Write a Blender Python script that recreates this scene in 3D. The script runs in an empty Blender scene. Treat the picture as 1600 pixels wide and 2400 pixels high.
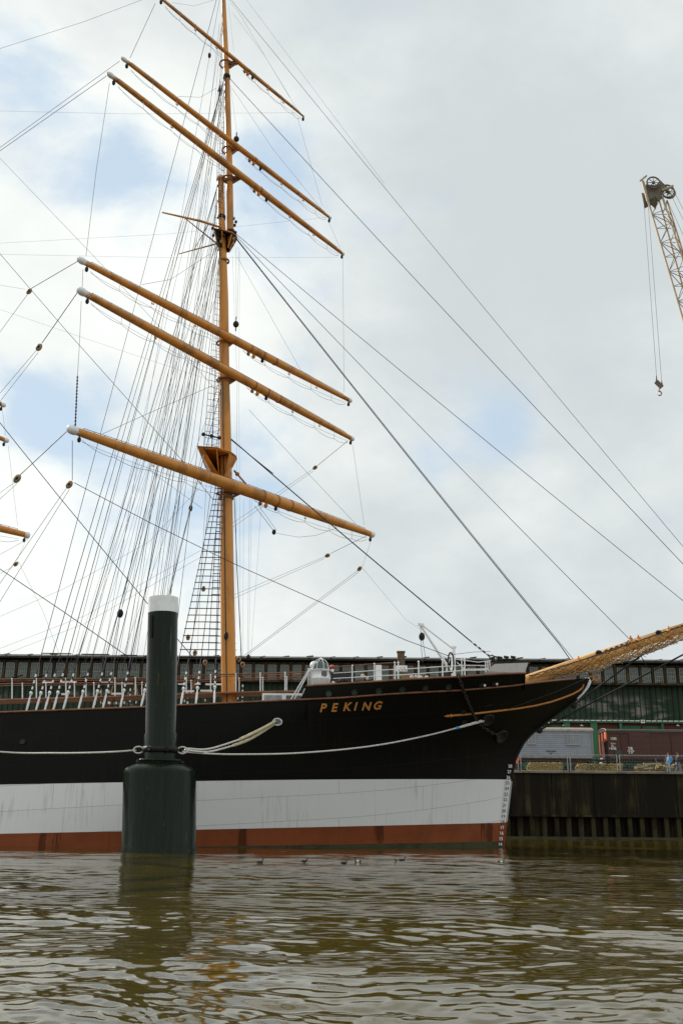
import bpy, bmesh, math, random
import numpy as np
from mathutils import Vector, Matrix
random.seed(7); rng = np.random.default_rng(7)
sc = bpy.context.scene; col = sc.collection
R = math.radians

# ------------------------------------------------------------ camera
EYE = 1.5; TH = R(17.1); RO = R(0.49); FP = 2333.3
cam = bpy.data.cameras.new('camera'); cam.sensor_fit = 'VERTICAL'; cam.sensor_height = 36; cam.lens = 35
cam.clip_start = 0.1; cam.clip_end = 4000
camo = bpy.data.objects.new('camera', cam); col.objects.link(camo); sc.camera = camo
camo.matrix_world = Matrix.Translation((0, 0, EYE)) @ Matrix.Rotation(math.pi/2 + TH, 4, 'X') @ Matrix.Rotation(RO, 4, 'Z')
_r = np.array([1, 0, 0.]); _f = np.array([0, math.cos(TH), math.sin(TH)]); _u = np.array([0, -math.sin(TH), math.cos(TH)])
_cx = math.cos(RO)*_r + math.sin(RO)*_u; _cy = -math.sin(RO)*_r + math.cos(RO)*_u
def ray(x, y): return (x-800)/FP*_cx - (y-1200)/FP*_cy + _f
def at(x, y, Y):
    r = ray(x, y); return r*(Y/r[1]) + np.array([0, 0, EYE])

# ------------------------------------------------------------ light
SUN_EL, SUN_AZ = 34, 136          # azimuth measured from +X towards +Y: behind the ship, to the left
sv = Vector((math.cos(R(SUN_EL))*math.cos(R(SUN_AZ)), math.cos(R(SUN_EL))*math.sin(R(SUN_AZ)), math.sin(R(SUN_EL))))
sl = bpy.data.lights.new('sun', 'SUN'); sl.energy = 4.7; sl.angle = R(0.5); sl.color = (1, 0.93, 0.82)
so = bpy.data.objects.new('sun', sl); col.objects.link(so); so.rotation_euler = sv.to_track_quat('Z', 'Y').to_euler()
sc.view_settings.view_transform = 'Standard'; sc.view_settings.look = 'None'
sc.view_settings.exposure = 0.1; sc.view_settings.gamma = 1
world = bpy.data.worlds.new('World'); sc.world = world; world.use_nodes = True
nt = world.node_tree; nt.nodes.clear()
class G:                                   # tiny node-graph helper
    def __init__(s, nt): s.nt = nt
    def n(s, t, **kw):
        nd = s.nt.nodes.new(t)
        for k, v in kw.items():
            if k.startswith('i_'):
                key = k[2:]; key = int(key) if key.isdigit() else key.replace('_', ' ')
                s.put(nd.inputs[key], v)
            else: setattr(nd, k, v)
        return nd
    def put(s, inp, v):
        if isinstance(v, bpy.types.NodeSocket): s.nt.links.new(v, inp)
        else: inp.default_value = v
    def m(s, op, a, b=0.0, c=None, clamp=False):
        nd = s.nt.nodes.new('ShaderNodeMath'); nd.operation = op; nd.use_clamp = clamp
        s.put(nd.inputs[0], a); s.put(nd.inputs[1], b)
        if c is not None: s.put(nd.inputs[2], c)
        return nd.outputs[0]
    def mix(s, f, a, b, bt='MIX'):
        nd = s.nt.nodes.new('ShaderNodeMix'); nd.data_type = 'RGBA'; nd.blend_type = bt
        s.put(nd.inputs['Factor'], f); s.put(nd.inputs['A'], a if not isinstance(a, tuple) else (*a, 1)); s.put(nd.inputs['B'], b if not isinstance(b, tuple) else (*b, 1))
        return nd.outputs['Result']
    def noise(s, vec, scale, detail=4, rough=.55, dist=0):
        nd = s.n('ShaderNodeTexNoise'); s.put(nd.inputs['Vector'], vec)
        nd.inputs['Scale'].default_value = scale; nd.inputs['Detail'].default_value = detail
        nd.inputs['Roughness'].default_value = rough; nd.inputs['Distortion'].default_value = dist
        return nd.outputs['Fac']
    def ramp(s, f, lo, hi):
        nd = s.n('ShaderNodeMapRange', interpolation_type='SMOOTHSTEP'); s.put(nd.inputs['Value'], f)
        nd.inputs['From Min'].default_value = lo; nd.inputs['From Max'].default_value = hi
        return nd.outputs['Result']
    def mapping(s, vec, scale=(1, 1, 1), loc=(0, 0, 0)):
        nd = s.n('ShaderNodeMapping'); s.put(nd.inputs['Vector'], vec)
        nd.inputs['Scale'].default_value = scale; nd.inputs['Location'].default_value = loc
        return nd.outputs[0]
g = G(nt)
tc = g.n('ShaderNodeTexCoord'); D = tc.outputs['Generated']
sky = g.n('ShaderNodeTexSky', sky_type='NISHITA', sun_disc=False); sky.sun_elevation = R(SUN_EL); sky.sun_rotation = R(90-SUN_AZ)
sky.air_density = 1.0; sky.dust_density = 0.6; sky.ozone_density = 1.5
Dm = g.mapping(D, (1, 1, 1.5))
nz = g.noise(Dm, 5.5, 8, .56, .3)
n2 = g.noise(g.mapping(D, (1, 1, 1.7), (3.1, 1.7, .4)), 2.4, 6, .5, .2)
n3 = g.noise(g.mapping(D, (1, 1, 1.6), (9.1, 4.7, 2.4)), 11, 7, .6)
# gaps in the cloud: soft openings in given directions of the sky
gaps = [(335, 400, .060, 1.0), (270, 340, .035, .5), (600, 380, .045, 1.0), (560, 440, .04, .6), (20, 60, .06, .5), (150, 20, .07, .5), (60, 945, .045, 1.1), (180, 1000, .05, .6), (380, 1200, .10, .75), (650, 1120, .06, .95), (230, 1150, .06, .6),
        (1190, 1030, .040, 1.25), (1010, 1105, .03, .6), (60, 300, .06, .3), (100, 700, .10, .25)]
acc = 0.0
for (px, py, rad, amp) in gaps:
    d = ray(px, py); d = d/np.linalg.norm(d)
    dn = g.n('ShaderNodeVectorMath', operation='DISTANCE'); g.put(dn.inputs[0], D); dn.inputs[1].default_value = tuple(d)
    t = g.m('DIVIDE', dn.outputs['Value'], rad)
    t = g.m('EXPONENT', g.m('MULTIPLY', g.m('MULTIPLY', t, t), -1.0))
    acc = g.m('MULTIPLY_ADD', t, amp, acc)
elsewhere = g.ramp(g.noise(g.mapping(D, (1, 1, 1), (5, 2, 7)), 2.2, 5, .5), .56, .75)   # openings behind the viewer
front = g.n('ShaderNodeSeparateXYZ'); g.put(front.inputs[0], D)
back = g.ramp(front.outputs['Y'], .75, .35)
acc = g.m('MULTIPLY_ADD', g.m('MULTIPLY', elsewhere, back), .8, acc)
gap = g.ramp(g.m('ADD', g.m('MULTIPLY', acc, 1.0), g.m('MULTIPLY', g.m('SUBTRACT', nz, .5), 4.2)), .30, 1.45)
# cloud body: bright tops, grey undersides
def blob(px, py, rad, amp, base):
    d = ray(px, py); d = d/np.linalg.norm(d)
    dn = g.n('ShaderNodeVectorMath', operation='DISTANCE'); g.put(dn.inputs[0], D); dn.inputs[1].default_value = tuple(d)
    t = g.m('DIVIDE', dn.outputs['Value'], rad)
    t = g.m('EXPONENT', g.m('MULTIPLY', g.m('MULTIPLY', t, t), -1.0))
    return g.m('MULTIPLY_ADD', t, amp, base)
gr = blob(1300, 300, .35, .32, 0.0); gr = blob(1450, 700, .25, .22, gr); gr = blob(900, 1500, .16, .18, gr); gr = blob(1350, 1000, .22, .12, gr)
gr = blob(330, 480, .10, -.25, gr); gr = blob(300, 1000, .12, -.15, gr); gr = blob(1150, 1180, .1, -.2, gr); gr = blob(150, 1250, .12, -.25, gr); gr = blob(700, 600, .15, -.1, gr)
grey = g.ramp(g.m('ADD', g.m('ADD', g.m('MULTIPLY', n2, 1.25), g.m('MULTIPLY', n3, .5)), gr), .60, 1.45)
cl = g.mix(grey, (9.35, 9.65, 9.35), (6.0, 6.5, 6.65))
blue = g.mix(.15, (5.2, 6.75, 8.3), sky.outputs[0])
skyc = g.mix(g.m('MULTIPLY', gap, .86), cl, blue)
low = g.ramp(front.outputs['Z'], 0.0, -.12)
skyc = g.mix(low, skyc, (2.5, 2.5, 2.2))
bg = g.n('ShaderNodeBackground'); g.put(bg.inputs['Color'], skyc); bg.inputs['Strength'].default_value = 0.1
out = g.n('ShaderNodeOutputWorld'); nt.links.new(bg.outputs[0], out.inputs[0])

# ------------------------------------------------------------ materials
M = {}
def mat(name, color, rough=.5, metal=0.0, spec=.5, var=0.0, vscale=1.5, bump=0.0, bscale=20, stretch=(1, 1, 1), coat=0, col2=None, thr=(.45, .65)):
    m = bpy.data.materials.new(name); m.use_nodes = True; q = G(m.node_tree)
    b = m.node_tree.nodes['Principled BSDF']; b.inputs['Roughness'].default_value = rough
    b.inputs['Metallic'].default_value = metal; b.inputs['Specular IOR Level'].default_value = spec
    b.inputs['Coat Weight'].default_value = coat
    t = q.n('ShaderNodeTexCoord').outputs['Object']; v = q.mapping(t, stretch)
    c = (*color, 1)
    if var or col2:
        n = q.noise(v, vscale, 6, .6)
        c2 = col2 if col2 else tuple(x*(1-var) for x in color)
        c = q.mix(q.ramp(n, *thr), color, c2)
    q.put(b.inputs['Base Color'], c)
    if bump:
        bn = q.n('ShaderNodeBump'); bn.inputs['Strength'].default_value = bump; bn.inputs['Distance'].default_value = .02
        q.put(bn.inputs['Height'], q.noise(v, bscale, 5)); m.node_tree.links.new(bn.outputs[0], b.inputs['Normal'])
    M[name] = m; return m
mat('bowsprit_ochre', (.64, .35, .11), .5, var=.2)
mat('ochre', (.58, .235, .030), .45, var=.38, vscale=.9, stretch=(1, 1, .35), bump=.15, bscale=6)
mat('ochre_dark', (.30, .12, .03), .5, var=.3)
mat('brown_rail', (.20, .075, .03), .5, var=.4)
mat('white', (.78, .80, .82), .45, var=.12, vscale=2)
mat('wire', (.018, .02, .024), .6)
mat('thinwire', (.06, .07, .08), .6)
mat('rope_white', (.62, .60, .56), .85, var=.25, vscale=9, bump=.5, bscale=60)
mat('hose', (.52, .45, .30), .7, var=.2, vscale=9)
mat('block', (.10, .06, .03), .6, var=.4, vscale=6)
mat('block_wood', (.30, .19, .09), .6, var=.4, vscale=6)
mat('iron', (.016, .016, .014), .6, spec=.25, var=.3, vscale=4, bump=.2)
mat('screen_grey', (.36, .34, .32), .6, var=.1, vscale=3)
mat('glass_dark', (.02, .035, .03), .08, spec=.8)
mat('net_dark', (.10, .06, .025), .8)
mat('net', (.66, .40, .15), .8, var=.3, vscale=8)
mat('net_grey', (.55, .50, .44), .8, var=.3, vscale=8)
mat('deck', (.20, .14, .09), .7, var=.3)
mat('gold', (.50, .20, .045), .4)
mat('black_paint', (.010, .010, .008), .5)
mat('rust_chain', (.03, .02, .014), .8, var=.4, vscale=10)
mat('skin', (.55, .30, .20), .6)
mat('hair', (.10, .06, .03), .8)
mat('jacket_blue', (.02, .30, .70), .7, var=.3, vscale=6)
mat('jacket_dark', (.018, .02, .018), .8, var=.3, vscale=6)
mat('jeans', (.14, .20, .28), .85, var=.3, vscale=9)
mat('shoe', (.03, .03, .03), .7)
mat('steel', (.30, .30, .29), .45, metal=.3, var=.3, vscale=3)
mat('crane_beige', (.46, .36, .25), .6, var=.35, vscale=1.5, thr=(.4, .7))
mat('crane_dark', (.13, .105, .07), .6, var=.4, vscale=2)
mat('green_paint', (.02, .13, .055), .5, var=.4, vscale=.5, stretch=(1, 1, .3))
mat('concrete', (.26, .24, .20), .85, var=.4, vscale=.6, bump=.3, bscale=8)
mat('quay_floor', (.16, .15, .13), .9, var=.3, vscale=.4)
mat('stone_edge', (.20, .17, .12), .8, var=.4, vscale=1)
mat('undercarriage', (.014, .012, .010), .7, var=.3)
mat('wheel_steel', (.03, .025, .02), .6)
mat('orange_red', (.62, .16, .08), .6, var=.2)
mat('wagon_roof', (.26, .23, .20), .7, var=.3)
mat('brown_wood', (.035, .025, .014), .8, spec=.2, var=.6, vscale=1.2, stretch=(1, 1, .4), col2=(.085, .055, .025))
mat('roof_felt', (.028, .027, .022), .85, var=.4, vscale=.5)
mat('window_glass', (.03, .05, .045), .25, spec=.6, var=.5, vscale=.8, col2=(.07, .10, .09), thr=(.4, .7))
mat('muntin', (.24, .27, .24), .6)
mat('duck_black', (.012, .012, .014), .5)
mat('duck_white', (.75, .74, .70), .7)
mat('duck_bill', (.25, .27, .30), .5)
mat('barrel_green', (.03, .22, .07), .5)
mat('wood_box', (.25, .14, .07), .7, var=.3)
mat('lamp_red', (.5, .05, .03), .4)
mat('pallet', (.36, .29, .20), .8, var=.4, vscale=4)
mat('sign_white', (.75, .75, .72), .6)
mat('sign_dark', (.04, .04, .04), .6)
mat('bottle_screw_white', (.72, .74, .76), .45, var=.15, vscale=5)

def hull_mat(name, color, rough, seam, streak, var, coat=0, patch=0):
    m = bpy.data.materials.new(name); m.use_nodes = True; q = G(m.node_tree); b = m.node_tree.nodes['Principled BSDF']
    tcn = q.n('ShaderNodeTexCoord'); uv = tcn.outputs['UV']; ob = tcn.outputs['Object']
    br = q.n('ShaderNodeTexBrick'); q.put(br.inputs['Vector'], uv); br.offset = .37
    for k, v in (('Scale', 1.0), ('Mortar Size', .011), ('Mortar Smooth', .3), ('Brick Width', 7.3), ('Row Height', 1.25)): br.inputs[k].default_value = v
    br.inputs['Color1'].default_value = (.96, .96, .96, 1); br.inputs['Color2'].default_value = (1, 1, 1, 1); br.inputs['Mortar'].default_value = (seam,)*3+(1,)
    c = q.mix(1.0, color, br.outputs['Color'], 'MULTIPLY')
    n = q.noise(q.mapping(ob, (1, 1, 1)), .7, 6, .6)
    c = q.mix(q.m('MULTIPLY', q.ramp(n, .35, .7), var), c, tuple(x*.55 for x in color))
    # rust runs: narrow vertical streaks gathered in a few places
    st = q.noise(q.mapping(uv, (2.2, .12, 1)), 2.0, 6, .7); big = q.noise(q.mapping(uv, (.25, .35, 1), (2.3, 0, 0)), 1.0, 3)
    f = q.m('MULTIPLY', q.ramp(st, .50, .68), q.ramp(big, .44, .62))
    c = q.mix(q.m('MULTIPLY', f, streak), c, (.20, .10, .045))
    if patch: c = q.mix(q.m('MULTIPLY', q.ramp(q.noise(q.mapping(uv, (.42, .05, 1), (7.7, 0, 0)), 1.0, 5, .7), .56, .60), patch), c, tuple(x*.28 for x in color))
    q.put(b.inputs['Base Color'], c); b.inputs['Roughness'].default_value = rough; b.inputs['Specular IOR Level'].default_value = .14; b.inputs['Coat Weight'].default_value = coat
    bn = q.n('ShaderNodeBump'); bn.inputs['Strength'].default_value = .5; bn.inputs['Distance'].default_value = .03
    h = q.m('ADD', q.m('MULTIPLY', q.noise(uv, .9, 3), .9), q.m('MULTIPLY', br.outputs['Fac'], -.25))
    q.put(bn.inputs['Height'], h); m.node_tree.links.new(bn.outputs[0], b.inputs['Normal'])
    M[name] = m
hull_mat('hull_black', (.0045, .0043, .003), .5, 2.6, .06, .3)
hull_mat('hull_white', (.77, .775, .77), .5, .50, .35, .05)
hull_mat('hull_red', (.245, .066, .024), .55, .75, .3, .55, patch=.85)

def planks(name, color, axis, w, dark=.45, rough=.6, var=.35):
    m = bpy.data.materials.new(name); m.use_nodes = True; q = G(m.node_tree); b = m.node_tree.nodes['Principled BSDF']
    ob = q.n('ShaderNodeTexCoord').outputs['Object']; s = q.n('ShaderNodeSeparateXYZ'); q.put(s.inputs[0], ob)
    x = q.m('DIVIDE', s.outputs[axis], w); fr = q.m('FRACT', x); cell = q.m('FLOOR', x)
    gapm = q.m('LESS_THAN', fr, .13)
    wn = q.n('ShaderNodeTexWhiteNoise', noise_dimensions='1D'); q.put(wn.inputs['W'], cell)
    c = q.mix(q.m('MULTIPLY', wn.outputs['Value'], var), color, tuple(v*.55 for v in color))
    c = q.mix(q.ramp(q.noise(ob, .9, 6, .6), .4, .7), c, q.mix(.5, c, tuple(v*.6 for v in color)))
    c = q.mix(gapm, c, tuple(v*dark for v in color))
    q.put(b.inputs['Base Color'], c); b.inputs['Roughness'].default_value = rough
    bn = q.n('ShaderNodeBump'); bn.inputs['Strength'].default_value = .6; bn.inputs['Distance'].default_value = .02
    q.put(bn.inputs['Height'], q.m('SUBTRACT', 1.0, gapm)); m.node_tree.links.new(bn.outputs[0], b.inputs['Normal'])
    M[name] = m
planks('plank_grey', (.27, .30, .35), 'Z', .19)
planks('plank_brown', (.075, .021, .012), 'Z', .16)
planks('door_grey', (.26, .29, .33), 'X', .14, .6)
planks('brick_like', (.17, .055, .032), 'Z', .075, .7, .85, .6)
planks('green_door', (.022, .12, .06), 'X', .28, .5)

# dark glossy pile paint with vertical streaks
m = bpy.data.materials.new('pile_paint'); m.use_nodes = True; q = G(m.node_tree); b = m.node_tree.nodes['Principled BSDF']
ob = q.n('ShaderNodeTexCoord').outputs['Object']
n = q.noise(q.mapping(ob, (3, 3, .18)), 2.2, 6, .65); n_ = q.noise(ob, .9, 6, .6)
c = q.mix(q.ramp(n, .4, .75), (.003, .0085, .0035), (.009, .016, .007)); c = q.mix(q.ramp(n_, .58, .8), c, (.009, .024, .012))
n3_ = q.noise(q.mapping(ob, (2.2, 2.2, .5)), 2.6, 8, .7)
c = q.mix(q.ramp(n3_, .62, .70), c, (.07, .038, .018)); c = q.mix(q.ramp(q.noise(q.mapping(ob, (5, 5, .35), (3, 1, 2)), 1.5, 4, .6), .66, .72), c, (.07, .075, .06))
q.put(b.inputs['Base Color'], c); q.put(b.inputs['Roughness'], q.m('MULTIPLY_ADD', n, .3, .12)); b.inputs['Specular IOR Level'].default_value = .16
bn = q.n('ShaderNodeBump'); bn.inputs['Strength'].default_value = .35; bn.inputs['Distance'].default_value = .03
q.put(bn.inputs['Height'], q.noise(q.mapping(ob, (1, 1, .4)), 1.6, 5)); m.node_tree.links.new(bn.outputs[0], b.inputs['Normal']); M['pile_paint'] = m
# quay sheet steel
m = bpy.data.materials.new('quay_steel'); m.use_nodes = True; q = G(m.node_tree); b = m.node_tree.nodes['Principled BSDF']
ob = q.n('ShaderNodeTexCoord').outputs['Object']
n = q.noise(q.mapping(ob, (1.6, 1, .12)), 1.0, 6, .65); n_ = q.noise(q.mapping(ob, (.35, 1, .3)), 1.0, 5, .6)
c = q.mix(q.ramp(n, .45, .66), (.011, .0095, .0055), (.060, .048, .020)); c = q.mix(q.ramp(n_, .45, .6), q.mix(.7, c, (.009, .0075, .005)), c)
q.put(b.inputs['Base Color'], c); b.inputs['Roughness'].default_value = .85; b.inputs['Specular IOR Level'].default_value = .15; M['quay_steel'] = m
mat('quay_steel_pale', (.044, .037, .016), .85, spec=.15, var=.7, vscale=1.4, stretch=(1, 1, .35))
mat('algae', (.045, .045, .015), .8, var=.5, vscale=1.5)
# straw
m = bpy.data.materials.new('straw'); m.use_nodes = True; q = G(m.node_tree); b = m.node_tree.nodes['Principled BSDF']
ob = q.n('ShaderNodeTexCoord').outputs['Object']; n = q.noise(q.mapping(ob, (1, 1, 2.2)), 9, 6, .75)
q.put(b.inputs['Base Color'], q.mix(q.ramp(n, .35, .65), (.13, .085, .025), (.42, .31, .11))); b.inputs['Roughness'].default_value = .9
bn = q.n('ShaderNodeBump'); bn.inputs['Distance'].default_value = .08; q.put(bn.inputs['Height'], n); m.node_tree.links.new(bn.outputs[0], b.inputs['Normal']); M['straw'] = m
# old green glazing of the warehouse: tinted, streaked panes, pale window reflections painted into a height band
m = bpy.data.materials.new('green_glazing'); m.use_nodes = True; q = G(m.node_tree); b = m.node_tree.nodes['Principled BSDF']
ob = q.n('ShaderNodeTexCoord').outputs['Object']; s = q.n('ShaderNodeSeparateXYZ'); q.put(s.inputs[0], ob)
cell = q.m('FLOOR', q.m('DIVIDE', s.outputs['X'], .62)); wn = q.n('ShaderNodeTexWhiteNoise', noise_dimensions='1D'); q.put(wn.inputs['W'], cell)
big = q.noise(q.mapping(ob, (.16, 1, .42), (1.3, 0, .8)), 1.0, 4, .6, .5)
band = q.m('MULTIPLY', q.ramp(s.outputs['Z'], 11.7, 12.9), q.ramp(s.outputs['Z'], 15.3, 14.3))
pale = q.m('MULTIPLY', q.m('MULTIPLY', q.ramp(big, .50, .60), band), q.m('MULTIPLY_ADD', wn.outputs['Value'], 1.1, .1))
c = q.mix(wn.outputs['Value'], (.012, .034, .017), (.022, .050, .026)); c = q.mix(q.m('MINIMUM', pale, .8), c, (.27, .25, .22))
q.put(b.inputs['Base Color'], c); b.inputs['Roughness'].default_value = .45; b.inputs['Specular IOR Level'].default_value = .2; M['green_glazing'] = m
# striped serving on the rigging (alternating by height, real painted bands)
def banded(name, axis_len, a, bcol):
    m = bpy.data.materials.new(name); m.use_nodes = True; q = G(m.node_tree); b = m.node_tree.nodes['Principled BSDF']
    uv = q.n('ShaderNodeTexCoord').outputs['UV']; s = q.n('ShaderNodeSeparateXYZ'); q.put(s.inputs[0], uv)
    f = q.m('LESS_THAN', q.m('FRACT', q.m('DIVIDE', s.outputs['Y'], axis_len)), .45)
    q.put(b.inputs['Base Color'], q.mix(f, a, bcol)); b.inputs['Roughness'].default_value = .6; M[name] = m
banded('served', .34, (.015, .015, .016), (.75, .75, .74))

# ------------------------------------------------------------ mesh helpers
class MB:
    def __init__(s): s.v = []; s.f = []; s.mi = []; s.uv = []; s.sm = []; s.useuv = False
    def add(s, vs, fs, mi=0, smooth=False, uvs=None):
        o = len(s.v); s.v += [tuple(map(float, p)) for p in vs]
        for k, f in enumerate(fs):
            s.f.append([o+i for i in f]); s.mi.append(mi); s.sm.append(smooth)
            if uvs is not None: s.uv.append([uvs[i] for i in f]); s.useuv = True
            else: s.uv.append([(0, 0)]*len(f))
        return s
    def box(s, c, d, mi=0, rz=0, m3=None):
        x, y, z = d[0]/2, d[1]/2, d[2]/2
        p = np.array([(-x, -y, -z), (x, -y, -z), (x, y, -z), (-x, y, -z), (-x, -y, z), (x, -y, z), (x, y, z), (-x, y, z)])
        if rz: cc, ss = math.cos(rz), math.sin(rz); p = p @ np.array([[cc, ss, 0], [-ss, cc, 0], [0, 0, 1]])
        if m3 is not None: p = p @ np.array(m3).T
        p = p + np.array(c)
        return s.add(p, [(0, 3, 2, 1), (4, 5, 6, 7), (0, 1, 5, 4), (1, 2, 6, 5), (2, 3, 7, 6), (3, 0, 4, 7)], mi)
    def beam(s, a, b, w, h, mi=0):
        a, b = np.array(a, float), np.array(b, float); d = b-a; L = np.linalg.norm(d); x = d/L
        up = np.array([0, 0, 1.]) if abs(x[2]) < .95 else np.array([0, 1., 0]); y = np.cross(up, x); y /= np.linalg.norm(y); z = np.cross(x, y)
        return s.box((a+b)/2, (L, w, h), mi, m3=np.array([x, y, z]).T)
    def tube(s, pts, r, n=6, mi=0, cap=True, smooth=True, closed=False):
        P = [np.array(p, float) for p in pts]; k = len(P); rr = r if hasattr(r, '__len__') else [r]*k
        vs = []; uvs = []; L = 0; prev = None
        for i, p in enumerate(P):
            if closed: t = P[(i+1) % k]-P[i-1]
            else: t = P[min(i+1, k-1)]-P[max(i-1, 0)]
            t = t/(np.linalg.norm(t)+1e-9)
            if prev is None:
                a = np.array([0, 0, 1.]) if abs(t[2]) < .9 else np.array([1., 0, 0]); u = np.cross(a, t)
            else: u = prev-np.dot(prev, t)*t
            u /= np.linalg.norm(u)+1e-9; prev = u; w = np.cross(t, u)
            if i: L += np.linalg.norm(P[i]-P[i-1])
            for j in range(n):
                q = 2*math.pi*j/n; vs.append(p+rr[i]*(math.cos(q)*u+math.sin(q)*w)); uvs.append((j/n, L))
        fs = []
        for i in range(k if closed else k-1):
            i2 = (i+1) % k
            for j in range(n): fs.append((i*n+j, i*n+(j+1) % n, i2*n+(j+1) % n, i2*n+j))
        s.add(vs, fs, mi, smooth, uvs)
        if cap and not closed:
            s.add(vs[:n], [tuple(range(n))[::-1]], mi); s.add(vs[-n:], [tuple(range(n))], mi)
        return s
    def lathe(s, c, prof, n=24, mi=0, smooth=True, axis=(0, 0, 1)):
        ax = np.array(axis, float); ax /= np.linalg.norm(ax)
        u = np.cross(ax, [1., 0, 0] if abs(ax[0]) < .9 else [0, 1., 0]); u /= np.linalg.norm(u); w = np.cross(ax, u)
        vs = []; fs = []
        for (r, h) in prof:
            for j in range(n):
                q = 2*math.pi*j/n; vs.append(np.array(c)+ax*h+r*(math.cos(q)*u+math.sin(q)*w))
        for i in range(len(prof)-1):
            for j in range(n): fs.append((i*n+j, i*n+(j+1) % n, (i+1)*n+(j+1) % n, (i+1)*n+j))
        return s.add(vs, fs, mi, smooth)
    def ball(s, c, r, n=8, mi=0):
        r = r if hasattr(r, '__len__') else (r, r, r); vs = []; fs = []
        for i in range(n+1):
            a = math.pi*i/n
            for j in range(2*n):
                q = math.pi*j/n; vs.append((c[0]+r[0]*math.sin(a)*math.cos(q), c[1]+r[1]*math.sin(a)*math.sin(q), c[2]-r[2]*math.cos(a)))
        for i in range(n):
            for j in range(2*n): fs.append((i*2*n+j, i*2*n+(j+1) % (2*n), (i+1)*2*n+(j+1) % (2*n), (i+1)*2*n+j))
        return s.add(vs, fs, mi, True)
    def torus(s, c, R1, r, nrm=(0, 1, 0), n=20, k=6, mi=0, sx=1, sy=1):
        nn = Vector(nrm).normalized(); rot = nn.to_track_quat('Z', 'Y').to_matrix()
        pts = [np.array(c)+np.array(rot @ Vector((R1*sx*math.cos(a), R1*sy*math.sin(a), 0))) for a in np.linspace(0, 2*math.pi, n, endpoint=False)]
        return s.tube(pts, r, k, mi, closed=True)
    def build(s, name, mats, parent=None, label=None, **props):
        me = bpy.data.meshes.new(name); me.from_pydata(s.v, [], s.f)
        mats = mats if isinstance(mats, (list, tuple)) else [mats]
        for m_ in mats: me.materials.append(M[m_])
        me.polygons.foreach_set('material_index', s.mi); me.polygons.foreach_set('use_smooth', s.sm)
        if s.useuv:
            l = me.uv_layers.new(name='uv'); l.data.foreach_set('uv', [c for f in s.uv for p in f for c in p])
        me.update()
        o = bpy.data.objects.new(name, me); col.objects.link(o)
        if parent:
            o.parent = parent; w = parent_world(parent); o.matrix_parent_inverse = w.inverted()
        if label: o['label'] = label
        for k, v in props.items(): o[k] = v
        return o
def parent_world(p):
    m = Matrix.Translation(p.location) @ p.rotation_euler.to_matrix().to_4x4()
    if p.parent: m = parent_world(p.parent) @ p.matrix_parent_inverse @ m
    return m
def thing(name, label, cat, loc=(0, 0, 0), group=None):
    o = bpy.data.objects.new(name, None); col.objects.link(o); o.location = Vector([float(t) for t in loc]); o.empty_display_size = .2
    o['label'] = label; o['category'] = cat
    if group: o['group'] = group
    return o
def tag(o, label, cat, group=None):
    o['label'] = label; o['category'] = cat
    if group: o['group'] = group
    return o
def text_obj(body, name, size, mt, origin, xd, yd, parent, shear=0, bold=0.0, depth=.006, align='LEFT', sx=1.0):
    cu = bpy.data.curves.new(name, 'FONT'); cu.body = body; cu.size = size; cu.shear = shear; cu.offset = bold; cu.extrude = depth
    cu.align_x = align
    to = bpy.data.objects.new('t', cu); col.objects.link(to)
    bpy.context.view_layer.update()
    me = bpy.data.meshes.new_from_object(to.evaluated_get(bpy.context.evaluated_depsgraph_get())); bpy.data.objects.remove(to)
    x = Vector(xd).normalized(); y = Vector(yd); y = (y-x*y.dot(x)).normalized(); z = x.cross(y)
    mm = Matrix(((x[0], y[0], z[0]), (x[1], y[1], z[1]), (x[2], y[2], z[2]))).to_4x4() @ Matrix.Scale(sx, 4, (1, 0, 0)); mm.translation = Vector([float(t) for t in origin])
    me.transform(mm); me.materials.clear(); me.materials.append(M[mt]); me.name = name
    o = bpy.data.objects.new(name, me); col.objects.link(o)
    if parent: o.parent = parent; o.matrix_parent_inverse = parent_world(parent).inverted()
    return o
def catenary(a, b, sag, n=14):
    a, b = np.array(a, float), np.array(b, float)
    return [a+(b-a)*t-np.array([0, 0, sag*4*t*(1-t)]) for t in np.linspace(0, 1, n)]

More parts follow.
